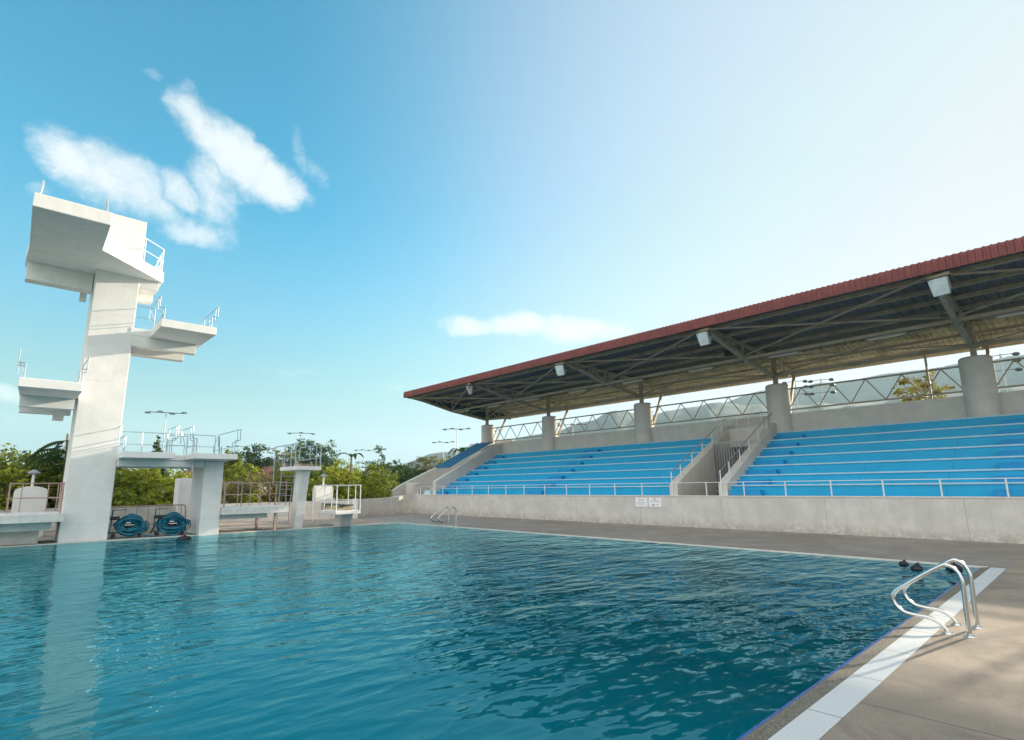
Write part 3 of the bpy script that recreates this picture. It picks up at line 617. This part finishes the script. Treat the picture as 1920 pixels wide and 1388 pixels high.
# springboard stands
def sb_stand(lab, sx0, sx1, yf, yb, z0, z1, pil, gh, railmat, gtop):
    o = thing('springboard_stand', lab, 'springboard stand', ((sx0+sx1)/2, (yf+yb)/2, 0))
    MB().box(sx0, sx1, yf, yb, z0, z1).build('slab', MW, o, bevel=.012); MB().hexa(pil).build('pillar', MW, o, bevel=.012)
    for x, y0, y1 in ((sx0+.08, yf+.15, yb+.9), (sx1-.02, yf+.05, yb+.7)):
        MB().tube(round_path([(x, y0, z1), (x, y0, gtop), (x, y1, gtop), (x, y1, z1-.6)], .06), .022, 6).tube([(x, y0, (z1+gtop)/2-.1), (x, y1, (z1+gtop)/2-.1)], .018, 6).tube([(x, (y0+y1)/2, z1-.02), (x, (y0+y1)/2, gtop)], .018, 6).tube([(x, y0+.45, z1), (x, y0+.45, gtop)], .018, 6).build('guard_rail', railmat, o)
    xm = (sx0+sx1)/2+.02
    MB().box(xm-.32, xm+.32, yf+.35, yf+.75, z1, z1+.12).tube([(xm-.34, yf+.55, z1+.16), (xm+.34, yf+.55, z1+.16)], .07, 10).box(xm-.30, xm+.30, yb+.3, yb+.5, z1, z1+.20).build('fulcrum', MSTL, o)
    m = MB().tube([(xm-.3, yb+.75, 0), (xm-.3, yb+.55, z1), (xm-.3, yb+.5, z1+.5)], .022, 6).tube([(xm+.3, yb+.75, 0), (xm+.3, yb+.55, z1), (xm+.3, yb+.5, z1+.5)], .022, 6)
    for i in range(int(z1/.28)): m.tube([(xm-.3, yb+.74-.18*i*.28/z1, .2+i*.28), (xm+.3, yb+.74-.18*i*.28/z1, .2+i*.28)], .016, 6)
    m.build('ladder', railmat, o)
    sbd = thing('springboard', 'dark springboard lying on '+('the high leaning pillar stand' if z1 > 2 else 'the low stand nearest the grandstand'), 'springboard', (xm, yf, z1+.22))
    MB().hexa([(xm-.25, yf+.12, z1+.20), (xm+.25, yf+.12, z1+.20), (xm+.25, yb+.6, z1+.22), (xm-.25, yb+.6, z1+.22), (xm-.25, yf+.12, z1+.235), (xm+.25, yf+.12, z1+.235), (xm+.25, yb+.6, z1+.275), (xm-.25, yb+.6, z1+.275)]).build('board', MBRN, sbd)
    MB().box(xm-.26, xm+.26, yf+.09, yf+.125, z1+.195, z1+.24).build('tip_strip', MBK, sbd)
    return o
sb_stand('high springboard stand on a white leaning pillar with blue grey rails', 8.64, 9.78, 22.0, 23.6, 2.37, 2.52,
         [(9.17, 23.10, -.3), (9.52, 23.10, -.3), (9.52, 23.62, -.3), (9.17, 23.62, -.3), (9.05, 22.24, 2.369), (9.42, 22.24, 2.369), (9.42, 22.85, 2.369), (9.05, 22.85, 2.369)], 1., MRL, 3.45)
sb_stand('low springboard stand with cream rails nearest the grandstand', 10.32, 11.46, 21.6, 23.2, .53, .68,
         [(10.98, 22.68, -.3), (11.42, 22.68, -.3), (11.42, 23.3, -.3), (10.98, 23.3, -.3), (10.86, 22.05, .529), (11.36, 22.05, .529), (11.36, 22.8, .529), (10.86, 22.8, .529)], 1., MRW, 1.74)

# pool ladders
prof = [(1.17, 0), (1.17, .21), (1.162, .49), (1.17, .58), (1.20, .66), (1.26, .705), (1.32, .70), (1.51, .575), (1.69, .445), (1.76, .39), (1.805, .32), (1.79, .235), (1.72, .165), (1.61, .145), (1.51, .14), (1.43, .11), (1.375, .06), (1.35, 0)]
def smooth_path(pr, k=3):
    out = []; n_ = len(pr)
    for i in range(n_-1):
        p0, p1, p2, p3 = pr[max(i-1, 0)], pr[i], pr[i+1], pr[min(i+2, n_-1)]
        for j in range(k):
            t = j/k; out.append(tuple(.5*((2*p1[q])+(-p0[q]+p2[q])*t+(2*p0[q]-5*p1[q]+4*p2[q]-p3[q])*t*t+(-p0[q]+3*p1[q]-3*p2[q]+p3[q])*t**3) for q in (0, 1)))
    out.append(pr[-1]); return out
SP = smooth_path(prof)
def ladder(lab, tf, loc):
    o = thing('pool_ladder', lab, 'pool ladder', loc, 'stainless pool ladder handrails')
    for dx in (0, .52):
        hr_ = MB().tube([tf(dx, a, z) for a, z in SP], .0215, 12).build('handrail', MSS, o, smooth=True)
        for a in (1.17, 1.35):
            q = tf(dx, a, 0); MB().cyl((q[0], q[1]), .055, -.001, .012, 20, .045).build('floor_flange', MSS, hr_, smooth='auto')
    m = MB()
    for z in (-.25,): m.box(*sorted((tf(0, 1.93, 0)[0], tf(.52, 1.99, 0)[0])), *sorted((tf(0, 1.93, 0)[1], tf(.52, 1.99, 0)[1])), z, z+.03)
    m.build('tread', MSS, o)
ladder('large chrome pool ladder standing on the sunlit deck in the foreground', lambda d, a, z: (7.65+d, a, z), (7.9, 1.25, 0))
ladder('small distant chrome pool ladder beside the kerb in front of the grandstand wall', lambda d, a, z: (13.02+1.35*1.0+(-(a-1.17))*1.45+.05, 18.75+d, z*1.06), (14.2, 19, 0))

# hose carts
def cart(x, y, lab, rz):
    o = thing('hose_cart', lab, 'hose cart', (x, y, 0), 'hose carts beside the tower foot'); ORG[o.name] = Vector((0, 0, 0))
    m = MB(); 
    for s_ in (-1, 1):
        m.tube(round_path([(-.62, s_*.22, .10), (-.52, s_*.22, .30), (-.5, s_*.22, .95 if s_ > 0 else .5)], .06), .02, 6)
        m.tube([(-.6, s_*.22, .18), (.5, s_*.22, .18)], .02, 6); m.tube(round_path([(.5, s_*.22, .18), (.60, s_*.22, .3), (.58, s_*.22, .5), (.48, s_*.22, .55)], .08), .02, 6)
    m.tube([(-.5, -.22, .5), (-.5, .22, .5)], .018, 6); m.tube([(-.5, .22, .95), (-.1, .22, .95)], .014, 6); m.tube([(.5, -.22, .18), (.5, .22, .18)], .018, 6)
    m.build('frame', MHG, o)
    rr = random.Random(int(x*10)); m = MB()
    for i in range(30):
        a_, c_ = rr.uniform(.22, .47), rr.uniform(.13, .35); cx, cz = .05+rr.uniform(-.05, .05), .42+rr.uniform(-.05, .05); yy_ = -.24+i*.016; tl = rr.uniform(-.3, .3); sq = rr.uniform(-.08, .08)
        m.tube([(cx+a_*math.cos(q), yy_+sq*math.sin(q)+.05*math.cos(2*q), cz+c_*math.sin(q)+tl*.12*math.cos(q)) for q in [k*math.pi/12 for k in range(24)]], .030, 7, closed=True)
    m.tube([(.25, -.25, .3), (.45, -.35, .1), (.7, -.3, .03), (.85, -.2, .02)], .02, 7)
    m.build('coiled_hose', MHO, o, smooth=True)
    MB().box(-.55, -.28, -.12, .14, .62, .74).cyl((.05, -.02), .14, .28, .56, 14).build('pump', MBK, o, bevel=.015)
    MB().box(-.08, .06, -.24, -.225, .50, .53).box(-.10, .16, -.24, -.225, .43, .455).build('label_strip', MW, o)
    for x_ in (-.42, .34):
        for s_ in (-1, 1):
            w = MB(); vs = []; 
            w.tube([(x_, s_*.2+.02, .08), (x_, s_*.2-.02, .08)], .07, 12); w.build('wheel', MBK, o)
    o.rotation_euler = (0, 0, rad(rz))
cart(3.35, 23.15, 'left hose cart with coiled blue hose beside the tower foot', -8)
cart(4.62, 22.95, 'right hose cart with coiled blue hose beside the tall pillar', -6)
fr = thing('barrier_rail', 'rusty pink tube barrier standing behind the hose carts', 'barrier', (4.3, 25.3, 0))
MB().tube(round_path([(2.4, 25.3, 1.0), (5.55, 25.3, 1.03), (5.6, 25.3, .1)], .12), .028, 8).build('top_bar', MRR, fr)
MB().tube([(2.4, 25.3, .33), (5.58, 25.3, .33)], .02, 6).build('lower_bar', MRR, fr)
for i in range(8): MB().tube([(2.75+i*.38, 25.3, .30 if i % 3 else 0), (2.75+i*.38, 25.3, 1.0)], .014, 6).build('upright', MRR, fr)
bw = thing('equipment_wall', 'plain grey wall behind the hose carts with a taller block at its right end', 'wall', (4, 27, 0))
MB().box(2.2, 6.0, 26.0, 26.2, 0, .96).build('low_wall', MC, bw); MB().box(5.35, 6.3, 25.8, 26.6, 0, 2.1).build('tall_block', MW, bw, bevel=.02)
# lamp piers
def pier(x, y, w, lab):
    o = thing('lamp_pier', lab, 'lamp pier', (x, y, 0), 'white round topped lamp piers')
    pr = [(x-w/2, 0), (x+w/2, 0), (x+w/2, 1.62)]+[(x+w/2*math.cos(a), 1.62+.2*math.sin(a)) for a in [k*math.pi/10 for k in range(1, 10)]]+[(x-w/2, 1.62)]
    MB().prismY(pr, y, y+.45).build('pier', MW, o)
    MB().cyl((x, y+.22), .045, 1.8, 2.25, 10).build('lamp_post', MW, o); MB().cyl((x, y+.22), .13, 2.25, 2.30, 14, .20).cyl((x, y+.22), .20, 2.30, 2.42, 14, .05).build('lamp_head', MGREY, o)
pier(.72, 26.2, .95, 'white round topped lamp pier behind the low platform left of the tower'); pier(13.15, 29.0, 1.0, 'white round topped lamp pier behind the springboards')
# dark floats
def fl(x, y, r, lab, gp='dark floats in the pool'):
    o = thing('float', lab, 'float', (x, y, WZ), gp); MB().ball((x, y, WZ+r*.1), r*1.5, r, r*.62, 12, 8, .08).build('body', MBK, o, smooth=True); MB().tube([(x-r*.8, y, WZ+r*.3), (x, y-.02, WZ+r*.80), (x+r*.8, y, WZ+r*.3)], .02, 6).build('strap', MBK, o)
fl(4.72, 21.3, .15, 'round black float in the water below the right hose cart')
fl(13.0, 2.62, .10, 'black float in the near corner of the pool, largest of the cluster'); fl(13.62, 2.95, .08, 'long low black float touching the kerb line'); fl(13.55, 2.72, .05, 'smallest black float beside the kerb line'); fl(13.5, 2.15, .13, 'black float seen through the chrome ladder rails')

# ================================================================== BACKGROUND
def pole(x, y, h, nl, lab, sp_=1.1):
    o = thing('light_mast', lab, 'light mast', (x, y, -.35), 'sports light masts beyond the pool')
    MB().tube([(x, y, -.35), (x, y, h)], .09, 8, rs=[.10, .05]).build('pole', MPOLE, o)
    d = Vector((y, -x, 0)).normalized(); 
    MB().bar(Vector((x, y, h-.1))-d*sp_*1.3, Vector((x, y, h-.1))+d*sp_*1.3, .08).build('crossarm', MLMP, o)
    for i in range(nl):
        q = Vector((x, y, h-.12))+d*sp_*1.3*(2*i/(nl-1)-1); z = q.z+(.12 if i % 2 else -.05)
        MB().hexa([(q.x-.26, q.y-.2, z-.14), (q.x+.26, q.y-.2, z-.14), (q.x+.26, q.y+.2, z-.05), (q.x-.26, q.y+.2, z-.05), (q.x-.2, q.y-.15, z), (q.x+.2, q.y-.15, z), (q.x+.2, q.y+.15, z+.1), (q.x-.2, q.y+.15, z+.1)]).build('lamp_head', MLMP, o)
pole(12.0, 66.9, 10, 4, 'tallest light mast with four heads above the bridge platform', 1.3)
pole(32.6, 111.9, 10, 3, 'thin light mast right of the tall pillar', 1.3); pole(32.3, 80.3, 10, 3, 'light mast directly above the high springboard stand', 1.3)
pole(58.2, 108.5, 10, 4, 'light mast left of the tall sparse tree', 1.6); pole(59.9, 81.8, 10, 4, 'shorter of the two masts left of the grandstand roof', 1.4)
pole(47.7, 61.9, 10, 4, 'taller of the two masts left of the grandstand roof', 1.35); pole(57.3, 48.2, 10, 3, 'light mast seen through the second lattice bay of the grandstand', 1.5)
def mast8(x, y, lab, hh=10.1):
    o = thing('light_mast', lab, 'light mast', (x, y, -.35), 'sports light masts beyond the pool')
    MB().tube([(x, y, -.35), (x, y, hh)], .06, 8).build('pole', MPOLE, o); d = Vector((y, -x, 0)).normalized()
    m = MB()
    for z in (hh-1.15, hh-.1): m.bar(Vector((x, y, z))-d*.9, Vector((x, y, z))+d*.9, .04)
    m.build('crossarm', MLMP, o)
    for z in (hh-1.15, hh-.55, hh-.1):
        for s_ in (-1, 1): MB().ball((x+d.x*s_*.75, y+d.y*s_*.75, z-.05), .21, .21, .13, 10, 6).build('lamp_head', MLMP, o)
mast8(47.2, 15.9, 'round headed mast at left in the lattice opening behind the stand', 9.9); mast8(49.3, 14.6, 'round headed mast at right in the lattice opening behind the stand'); mast8(48.7, 3.5, 'round headed mast beyond the nearest grandstand column', 10.0)
# trees
rng = np.random.default_rng(11)
def foliage(name, mat_, blobs, n, size, parent, loc, aspect=.55, droop=.0, shell=.55):
    """many small leaf faces spread through sub-clumps of the crown"""
    tot = sum(bx[3]*bx[4]*bx[5] for bx in blobs)**1.; V = []; TN = []
    for (bx, by, bz, rx, ry, rz) in blobs:
        k = max(30, int(n*(rx*ry*rz)/tot)); nsub = max(6, k//28)
        dirs = rng.normal(size=(nsub, 3)); dirs /= np.linalg.norm(dirs, axis=1)[:, None]
        rads = rng.uniform(shell, 1.0, size=(nsub, 1)); sc = dirs*rads; sub_t = rng.uniform(0, 1, nsub)
        idx = rng.integers(0, nsub, k); off = rng.normal(size=(k, 3))*.14
        P_ = (sc[idx]+off)*np.array([rx, ry, rz])+np.array([bx, by, bz])
        V.append(P_); TN.append(np.clip(sub_t[idx]*.6+rng.uniform(0, .4, k), 0, 1))
    P_ = np.concatenate(V); tn = np.concatenate(TN); k = len(P_)
    u = rng.normal(size=(k, 3)); u[:, 2] *= .6; u[:, 2] -= droop; u /= np.linalg.norm(u, axis=1)[:, None]; w = rng.normal(size=(k, 3)); v = np.cross(u, w); v /= np.linalg.norm(v, axis=1)[:, None]
    s_ = size*rng.uniform(.6, 1.35, (k, 1)); a = P_-u*s_*.5; c = P_+u*s_*.5; b1 = P_+v*s_*aspect*.5; b2 = P_-v*s_*aspect*.5
    vs = np.stack([a, b2, c, b1], 1).reshape(-1, 3)-np.array(loc)
    me_ = bpy.data.meshes.new(name); me_.vertices.add(4*k); me_.vertices.foreach_set('co', vs.astype(np.float32).ravel())
    me_.loops.add(4*k); me_.loops.foreach_set('vertex_index', np.arange(4*k, dtype=np.int32)); me_.polygons.add(k)
    me_.polygons.foreach_set('loop_start', np.arange(0, 4*k, 4, dtype=np.int32)); me_.update()
    at = me_.attributes.new('tone', 'FLOAT', 'FACE'); at.data.foreach_set('value', tn.astype(np.float32)); me_.materials.append(mat_)
    o = bpy.data.objects.new(name, me_); COL.objects.link(o)
    if parent: o.parent = parent
    return o
def tree(lab, x, y, h, w, kind, n, size, name='broadleaf_tree', crown=.75, trunk=.12, nb=7, cat='tree', sparse=1., shape='round', lean=0., grp=None):
    loc = (x, y, -.35); o = thing(name, lab, cat, loc, grp); rr = random.Random(hash(lab) % 999 if False else sum(map(ord, lab)))
    z0 = h*(1-crown); tops = []; m = MB()
    m.tube([(x, y, -.35), (x+.1*w*rr.uniform(-1, 1), y, h*.35), (x+lean, y, h*.8)], trunk, 8, rs=[trunk*1.25, trunk*.9, trunk*.25])
    blobs = []
    for i in range(nb):
        f = (i+.5)/nb; zc = z0+(h-z0)*(.12+.80*f)
        if shape == 'cone': rw = w/2*(1.05-f)*.9
        elif shape == 'layer': rw = w/2*(.55+.45*math.sin(f*7))*(1.1-.6*f)
        else: rw = w/2*math.sqrt(max(.15, 1-(2*f-1)**2*.85))
        a = rr.uniform(0, 6.28)+i*2.4; off = rw*(.55 if shape != 'cone' else .2)
        bx, by = x+lean*f+off*math.cos(a), y+off*math.sin(a); br = rw*rr.uniform(.6, .85)*(1 if shape == 'round' else 1.15); bz = br*(.75 if shape != 'layer' else .38)
        blobs.append((bx, by, min(zc, h-bz*.9), br, br, max(bz, .12*h*(1 if shape != 'layer' else .5))))
        m.tube([(x+lean*f*.5, y, max(z0*.6, zc-br*1.4)), ((x+bx)/2, (y+by)/2, zc-br*.5), (bx, by, zc)], trunk*.3, 5, rs=[trunk*.4, trunk*.25, trunk*.1])
        for q in range(3):
            aa = rr.uniform(0, 6.28); m.tube([(bx, by, zc-.2*br), (bx+br*.8*math.cos(aa), by+br*.8*math.sin(aa), zc+bz*rr.uniform(-.2, .8))], trunk*.08, 4, rs=[trunk*.13, trunk*.05])
    m.build('trunk', MBARK, o); foliage('crown', LF[kind], blobs, int(n*sparse), size, o, loc)
    return o
# left of the tower
tree('broad dense tree at the far left edge behind the low platform', -1.2, 33, 3.9, 5.0, 'mid', 7000, .20, nb=10, crown=.95)
tree('lower bushy tree just left of the tower shaft', 2.0, 31.5, 3.5, 3.6, 'mid', 6000, .18, nb=9, crown=.95)
tree('dark bushy tree further left behind the round topped pier', .4, 36, 3.3, 4.5, 'dark', 5000, .2, nb=8, crown=.95)
tree('low sunlit shrub behind the left low platform', .2, 30.8, 2.5, 3.6, 'bright', 4500, .16, nb=8, crown=1., name='shrub', cat='shrub')
# feather leaved tree
ft = thing('feather_leaved_tree', 'dark tree with long drooping feather leaves beside the tower shaft', 'tree', (1.9, 30, -.35))
MB().tube([(1.9, 30, -.35), (1.85, 30, 2.2), (1.75, 30, 4.1)], .08, 8, rs=[.1, .07, .04]).build('trunk', MBARK, ft)
rr = random.Random(4); vsl = []; fsl = []
for i in range(30):
    a = rr.uniform(0, 6.28); ln = rr.uniform(.9, 1.5); z0 = rr.uniform(2.7, 3.8); e = rr.uniform(.05, .55); px_, py_, pz = 1.8, 30, z0
    for k in range(16):
        t_ = k/15; x_ = 1.8+math.cos(a)*ln*t_; y_ = 30+math.sin(a)*ln*t_; z_ = z0+e*ln*t_-.75*t_*t_*ln
        if k < 2: continue
        for s_ in (-1, 1):
            ll = .34*(1-.4*t_); nx, ny = -math.sin(a)*s_, math.cos(a)*s_
            k0 = len(vsl); tx, ty = x_+nx*ll+math.cos(a)*.12, y_+ny*ll+math.sin(a)*.12
            vsl += [(x_-.03*math.cos(a), y_-.03*math.sin(a), z_), ((x_+tx)/2+.045*math.cos(a), (y_+ty)/2+.045*math.sin(a), z_-.03), (tx, ty, z_-.20), ((x_+tx)/2-.045*math.cos(a), (y_+ty)/2-.045*math.sin(a), z_-.06)]; fsl.append((k0, k0+1, k0+2, k0+3))
MB().add(vsl, fsl).build('fronds', LF['mid'], ft)
# behind the bridge
for i, (x, y, h_, w_, kd, lb) in enumerate([(4.2, 33, 3.0, 2.6, 'bright', 'sunlit yellow green shrub right beside the tower under the bridge platform'), (5.6, 34, 2.9, 3.0, 'bright', 'sunlit yellow green shrub in the middle under the bridge platform'),
        (7.2, 36, 2.9, 2.8, 'bright', 'sunlit yellow green shrub at the right under the bridge platform'), (3.6, 30.4, 1.8, 2.2, 'bright', 'low leafy shrub over the wall behind the left hose cart'), (5.6, 30.6, 1.7, 2.3, 'bright', 'low leafy shrub over the wall behind the right hose cart')]):
    tree(lb, x, y, h_, w_, kd, 4200, .17, nb=8, crown=1., name='shrub', cat='shrub', trunk=.06)
tree('narrow dark conifer rising behind the bridge platform rails', 10.1, 59, 7.0, 4.4, 'dark', 6000, .30, name='conifer_tree', shape='cone', nb=15, crown=.9)
tree('small dark round tree behind the right tongue of the bridge', 15.6, 57, 5.6, 3.0, 'mid', 2600, .28, nb=7)
tree('large rounded dark tree right of the tall pillar', 21.6, 68, 6.9, 5.6, 'cool', 5200, .30, nb=11, crown=.8)
tree('bushy light tree low between the pillar and the large rounded tree', 16.2, 52, 3.9, 4.0, 'bright', 2600, .25, nb=7, crown=.9)
tree('slender see through tree left of the high springboard', 25.6, 71, 7.0, 5.6, 'olive', 3000, .26, nb=12, crown=.55, shape='layer')
tree('tall tree right behind the high springboard rails', 28.4, 66, 7.8, 6.0, 'cool', 5200, .28, nb=10, crown=.75)
tree('slim tree just left of the leaning pillar', 22.6, 60, 6.0, 3.2, 'olive', 2200, .24, nb=8, crown=.7)
tree('tall sparse layered tree between two light masts', 41.2, 71.5, 8.1, 7.4, 'cool', 5200, .28, nb=15, crown=.72, shape='layer')
tree('dark dome shaped tree right of the tall sparse tree', 38.8, 63.3, 5.3, 5.2, 'dark', 4600, .28, nb=9, crown=.9)
tree('round olive tree beside the blue stair roof', 42.2, 60.8, 6.0, 4.4, 'olive', 4600, .24, nb=10, crown=.9)
tree('rounded yellowing tree seen through the lattice bay nearest the camera', 45., 7.3, 8.7, 3.4, 'warm', 2400, .26, nb=9, crown=.55)
tree('wispy olive tree behind the blue stair roof', 36.5, 49.2, 5.2, 2.6, 'olive', 1500, .22, nb=7, crown=.8)
# bright hedge trees right of centre
for i, (x, y, h_, w_, kd, lb) in enumerate([(13.8, 33.5, 3.3, 3.6, 'mid', 'leafy tree directly right of the leaning pillar'), (15.8, 34, 3.5, 3.6, 'bright', 'tallest bright shrubby tree behind the low springboard'), (17.6, 35, 3.4, 3.6, 'bright', 'bright shrubby tree left of the round drum'),
        (19.4, 36, 3.2, 3.4, 'mid', 'shrubby tree directly behind the round drum'), (21.6, 38, 3.1, 3.2, 'mid', 'green shrubby tree above the outer stair wall'), (14.9, 31.4, 2.2, 3.0, 'bright', 'low bright shrub just over the boundary wall'), (16.9, 32.2, 2.3, 3.0, 'bright', 'low bright shrub over the curved part of the wall'), (24.5, 41.5, 3.3, 3.2, 'dark', 'dark shrubby tree partly behind the outer stair wall')]):
    tree(lb, x, y, h_, w_, kd, 5200 if i < 4 else 3600, .18, nb=9, crown=1., trunk=.07, name='shrub', cat='shrub')
# thicket between pillars
for i, (x, y, h_, w_, kd, lb) in enumerate([(8.9, 34, 2.2, 2.6, 'warm', 'dry leaved shrub behind the right low platform, at its left'), (10.6, 35, 2.4, 2.6, 'olive', 'olive shrub behind the middle of the right low platform'), (12.0, 34, 2.5, 2.4, 'warm', 'brownish shrub left of the leaning pillar'), (10.2, 31.6, 1.5, 1.8, 'bright', 'low yellow green shrub over the sunlit wall')]):
    tree(lb, x, y, h_, w_, kd, 1700, .15, nb=7, crown=.9, trunk=.05, name='shrub', cat='shrub')
m = MB(); rr = random.Random(9)
tk = thing('bare_sapling', 'pale forked bare sapling rising behind the right low platform', 'sapling', (11.2, 33, -.35))
MB().tube([(11.0, 33, -.3), (10.9, 33, 1.3), (10.4, 33, 2.6)], .05, 6, rs=[.06, .045, .02]).tube([(10.9, 33, 1.3), (11.4, 33, 2.1), (11.2, 33, 2.9)], .03, 6, rs=[.04, .03, .012]).build('trunk', MBARK, tk)
# banana like plants
def banana(lab, x, y, h, n_=7, L_=1.6, seed=1):
    o = thing('banana_plant', lab, 'plant', (x, y, -.35)); r_ = random.Random(seed); MB().tube([(x, y, -.35), (x, y, h-.5)], .1, 7, rs=[.13, .06]).build('stem', MBARK, o)
    vs = []; fs = []
    for i in range(n_):
        a = i*2.4+r_.uniform(-.3, .3); e = r_.uniform(.5, 1.1); ln = L_*r_.uniform(.8, 1.15); base = len(vs)
        for k in range(7):
            t_ = k/6; cx = x+math.cos(a)*ln*t_*.8; cy = y+math.sin(a)*ln*t_*.8; cz = h-.6+e*ln*t_-.95*t_*t_*ln
            w_ = .20*math.sin(math.pi*min(1, t_*.95+.05))+.01; vs += [(cx-math.sin(a)*w_, cy+math.cos(a)*w_, cz+.06), (cx, cy, cz), (cx+math.sin(a)*w_, cy-math.cos(a)*w_, cz+.06)]
        for k in range(6):
            q = base+k*3; fs += [(q, q+1, q+4, q+3), (q+1, q+2, q+5, q+4)]
    MB().add(vs, fs).build('leaves', LF['mid'], o)
banana('banana plant with drooping leaves above the blue stair roof', 34.6, 44.0, 5.6, 9, 2.2, 3); banana('small banana plant rising from the bright hedge', 16.9, 33.4, 4.2, 4, 1.1, 5); banana('banana plant right beside the end column', 37.5, 44.0, 6.1, 6, 1.6, 8)
# house
hs_ = thing('house', 'small brown roofed house glimpsed between the trees right of the tall pillar', 'house', (21, 61, -.35))
MB().box(20.6, 23.5, 62, 68, -.35, 2.6).build('wall', MPLA, hs_); MB().add([(20.2, 61.5, 2.6), (23.9, 61.5, 2.6), (23.9, 68.5, 2.6), (20.2, 68.5, 2.6), (22.0, 63, 4.2), (22.0, 67, 4.2)], [(0, 1, 4), (1, 2, 5, 4), (2, 3, 5), (3, 0, 4, 5), (0, 3, 2, 1)]).build('roof', MROOF, hs_)
hs2 = thing('house', 'brown roofed house edge seen under the bridge beside the pillar', 'house', (9.8, 45, -.35))
MB().box(8.6, 12.4, 45, 49, -.35, 2.0).build('wall', MPLA, hs2); MB().add([(8.3, 44.6, 2.0), (12.8, 44.6, 2.0), (12.8, 49.4, 2.0), (8.3, 49.4, 2.0), (10.5, 46, 3.2), (10.5, 48, 3.2)], [(0, 1, 4), (1, 2, 5, 4), (2, 3, 5), (3, 0, 4, 5), (0, 3, 2, 1)]).build('roof', MROOF, hs2)
# distant wood
bl = []
for i in range(60):
    az = -12+i*1.0; d_ = 110+25*math.sin(i*1.7); a = rad(az); bl.append((d_*math.sin(a), d_*math.cos(a), 1.2, 4.0, 3., 2.6+1.0*math.sin(i*2.3)))
w_ = foliage('far_woodland', LF['cool'], bl, 22000, .8, None, (0, 0, 0)); tag(w_, 'distant dark band of woodland along the horizon', 'woodland', kind='stuff')
# hills
def hills(name, prof, dist, depth, seed, rough_):
    azs = np.linspace(prof[0][0], prof[-1][0], 360); tz = np.interp(azs, [q[0] for q in prof], [q[1] for q in prof]); vs = []; fs = []; NR = 26
    for i, (a, t_) in enumerate(zip(azs, tz)):
        nz = mnoise.fractal(Vector((a*.35, seed, 0)), 1.0, 2.0, 5)*rough_
        H_ = (t_+nz)*dist+1.6
        for j in range(NR):
            f = j/(NR-1); d_ = dist-depth*(1-min(f*1.25, 1)) + (depth*.6*(f-.8)/.2 if f > .8 else 0)
            hz = H_*(math.sin(min(f/.8, 1)*math.pi/2)**1.1 if f <= .8 else 1-(f-.8)/.2*.9); ar = rad(a)
            dn = mnoise.fractal(Vector((a*.5, f*7, seed+3)), 1.0, 2.0, 6)*H_*.045*math.sin(math.pi*min(f/.8, 1)) if f < .8 else 0
            vs.append((d_*math.sin(ar), d_*math.cos(ar), -.4+max(0, hz+dn)))
    for i in range(len(azs)-1):
        for j in range(NR-1): fs.append((i*NR+j, (i+1)*NR+j, (i+1)*NR+j+1, i*NR+j+1))
    tag(MB().add(vs, fs).build(name, MHILL, smooth=True), kind='structure')
hills('near_hills', [(24, .0), (29, .018), (31.2, .033), (32.8, .046), (34.5, .056), (36.7, .061), (38.4, .069), (41, .078), (49, .098), (51.4, .111), (54.5, .128), (56.1, .122), (58.2, .120), (60.3, .125), (64.2, .131), (66, .128), (70, .122), (76, .115), (84, .12), (96, .125), (120, .1)], 2700, 1300, 2., .003)
hills('far_mountains', [(46, .02), (55, .09), (60.3, .118), (64.2, .133), (65.5, .139), (67.4, .149), (68.6, .154), (70.8, .149), (72.6, .156), (79.5, .162), (83.3, .164), (87.2, .166), (94, .17), (120, .12)], 3300, 600, 9., .002)
# haze
HZ = True
if HZ:
    hm = bpy.data.materials.new('haze'); hm.use_nodes = True; t = hm.node_tree; t.nodes.clear(); n = NB(t)
    pv = n.n('ShaderNodeVolumePrincipled'); pv.inputs['Color'].default_value = (.66, .88, 1., 1); pv.inputs['Density'].default_value = .00013; pv.inputs['Anisotropy'].default_value = .0
    o = n.n('ShaderNodeOutputMaterial'); n.link(pv.outputs[0], o.inputs['Volume'])
    tag(MB().box(-3300, 6300, -3300, 6300, -1.6, 640).build('haze', hm), kind='stuff')
C.cycles.volume_bounces = 1
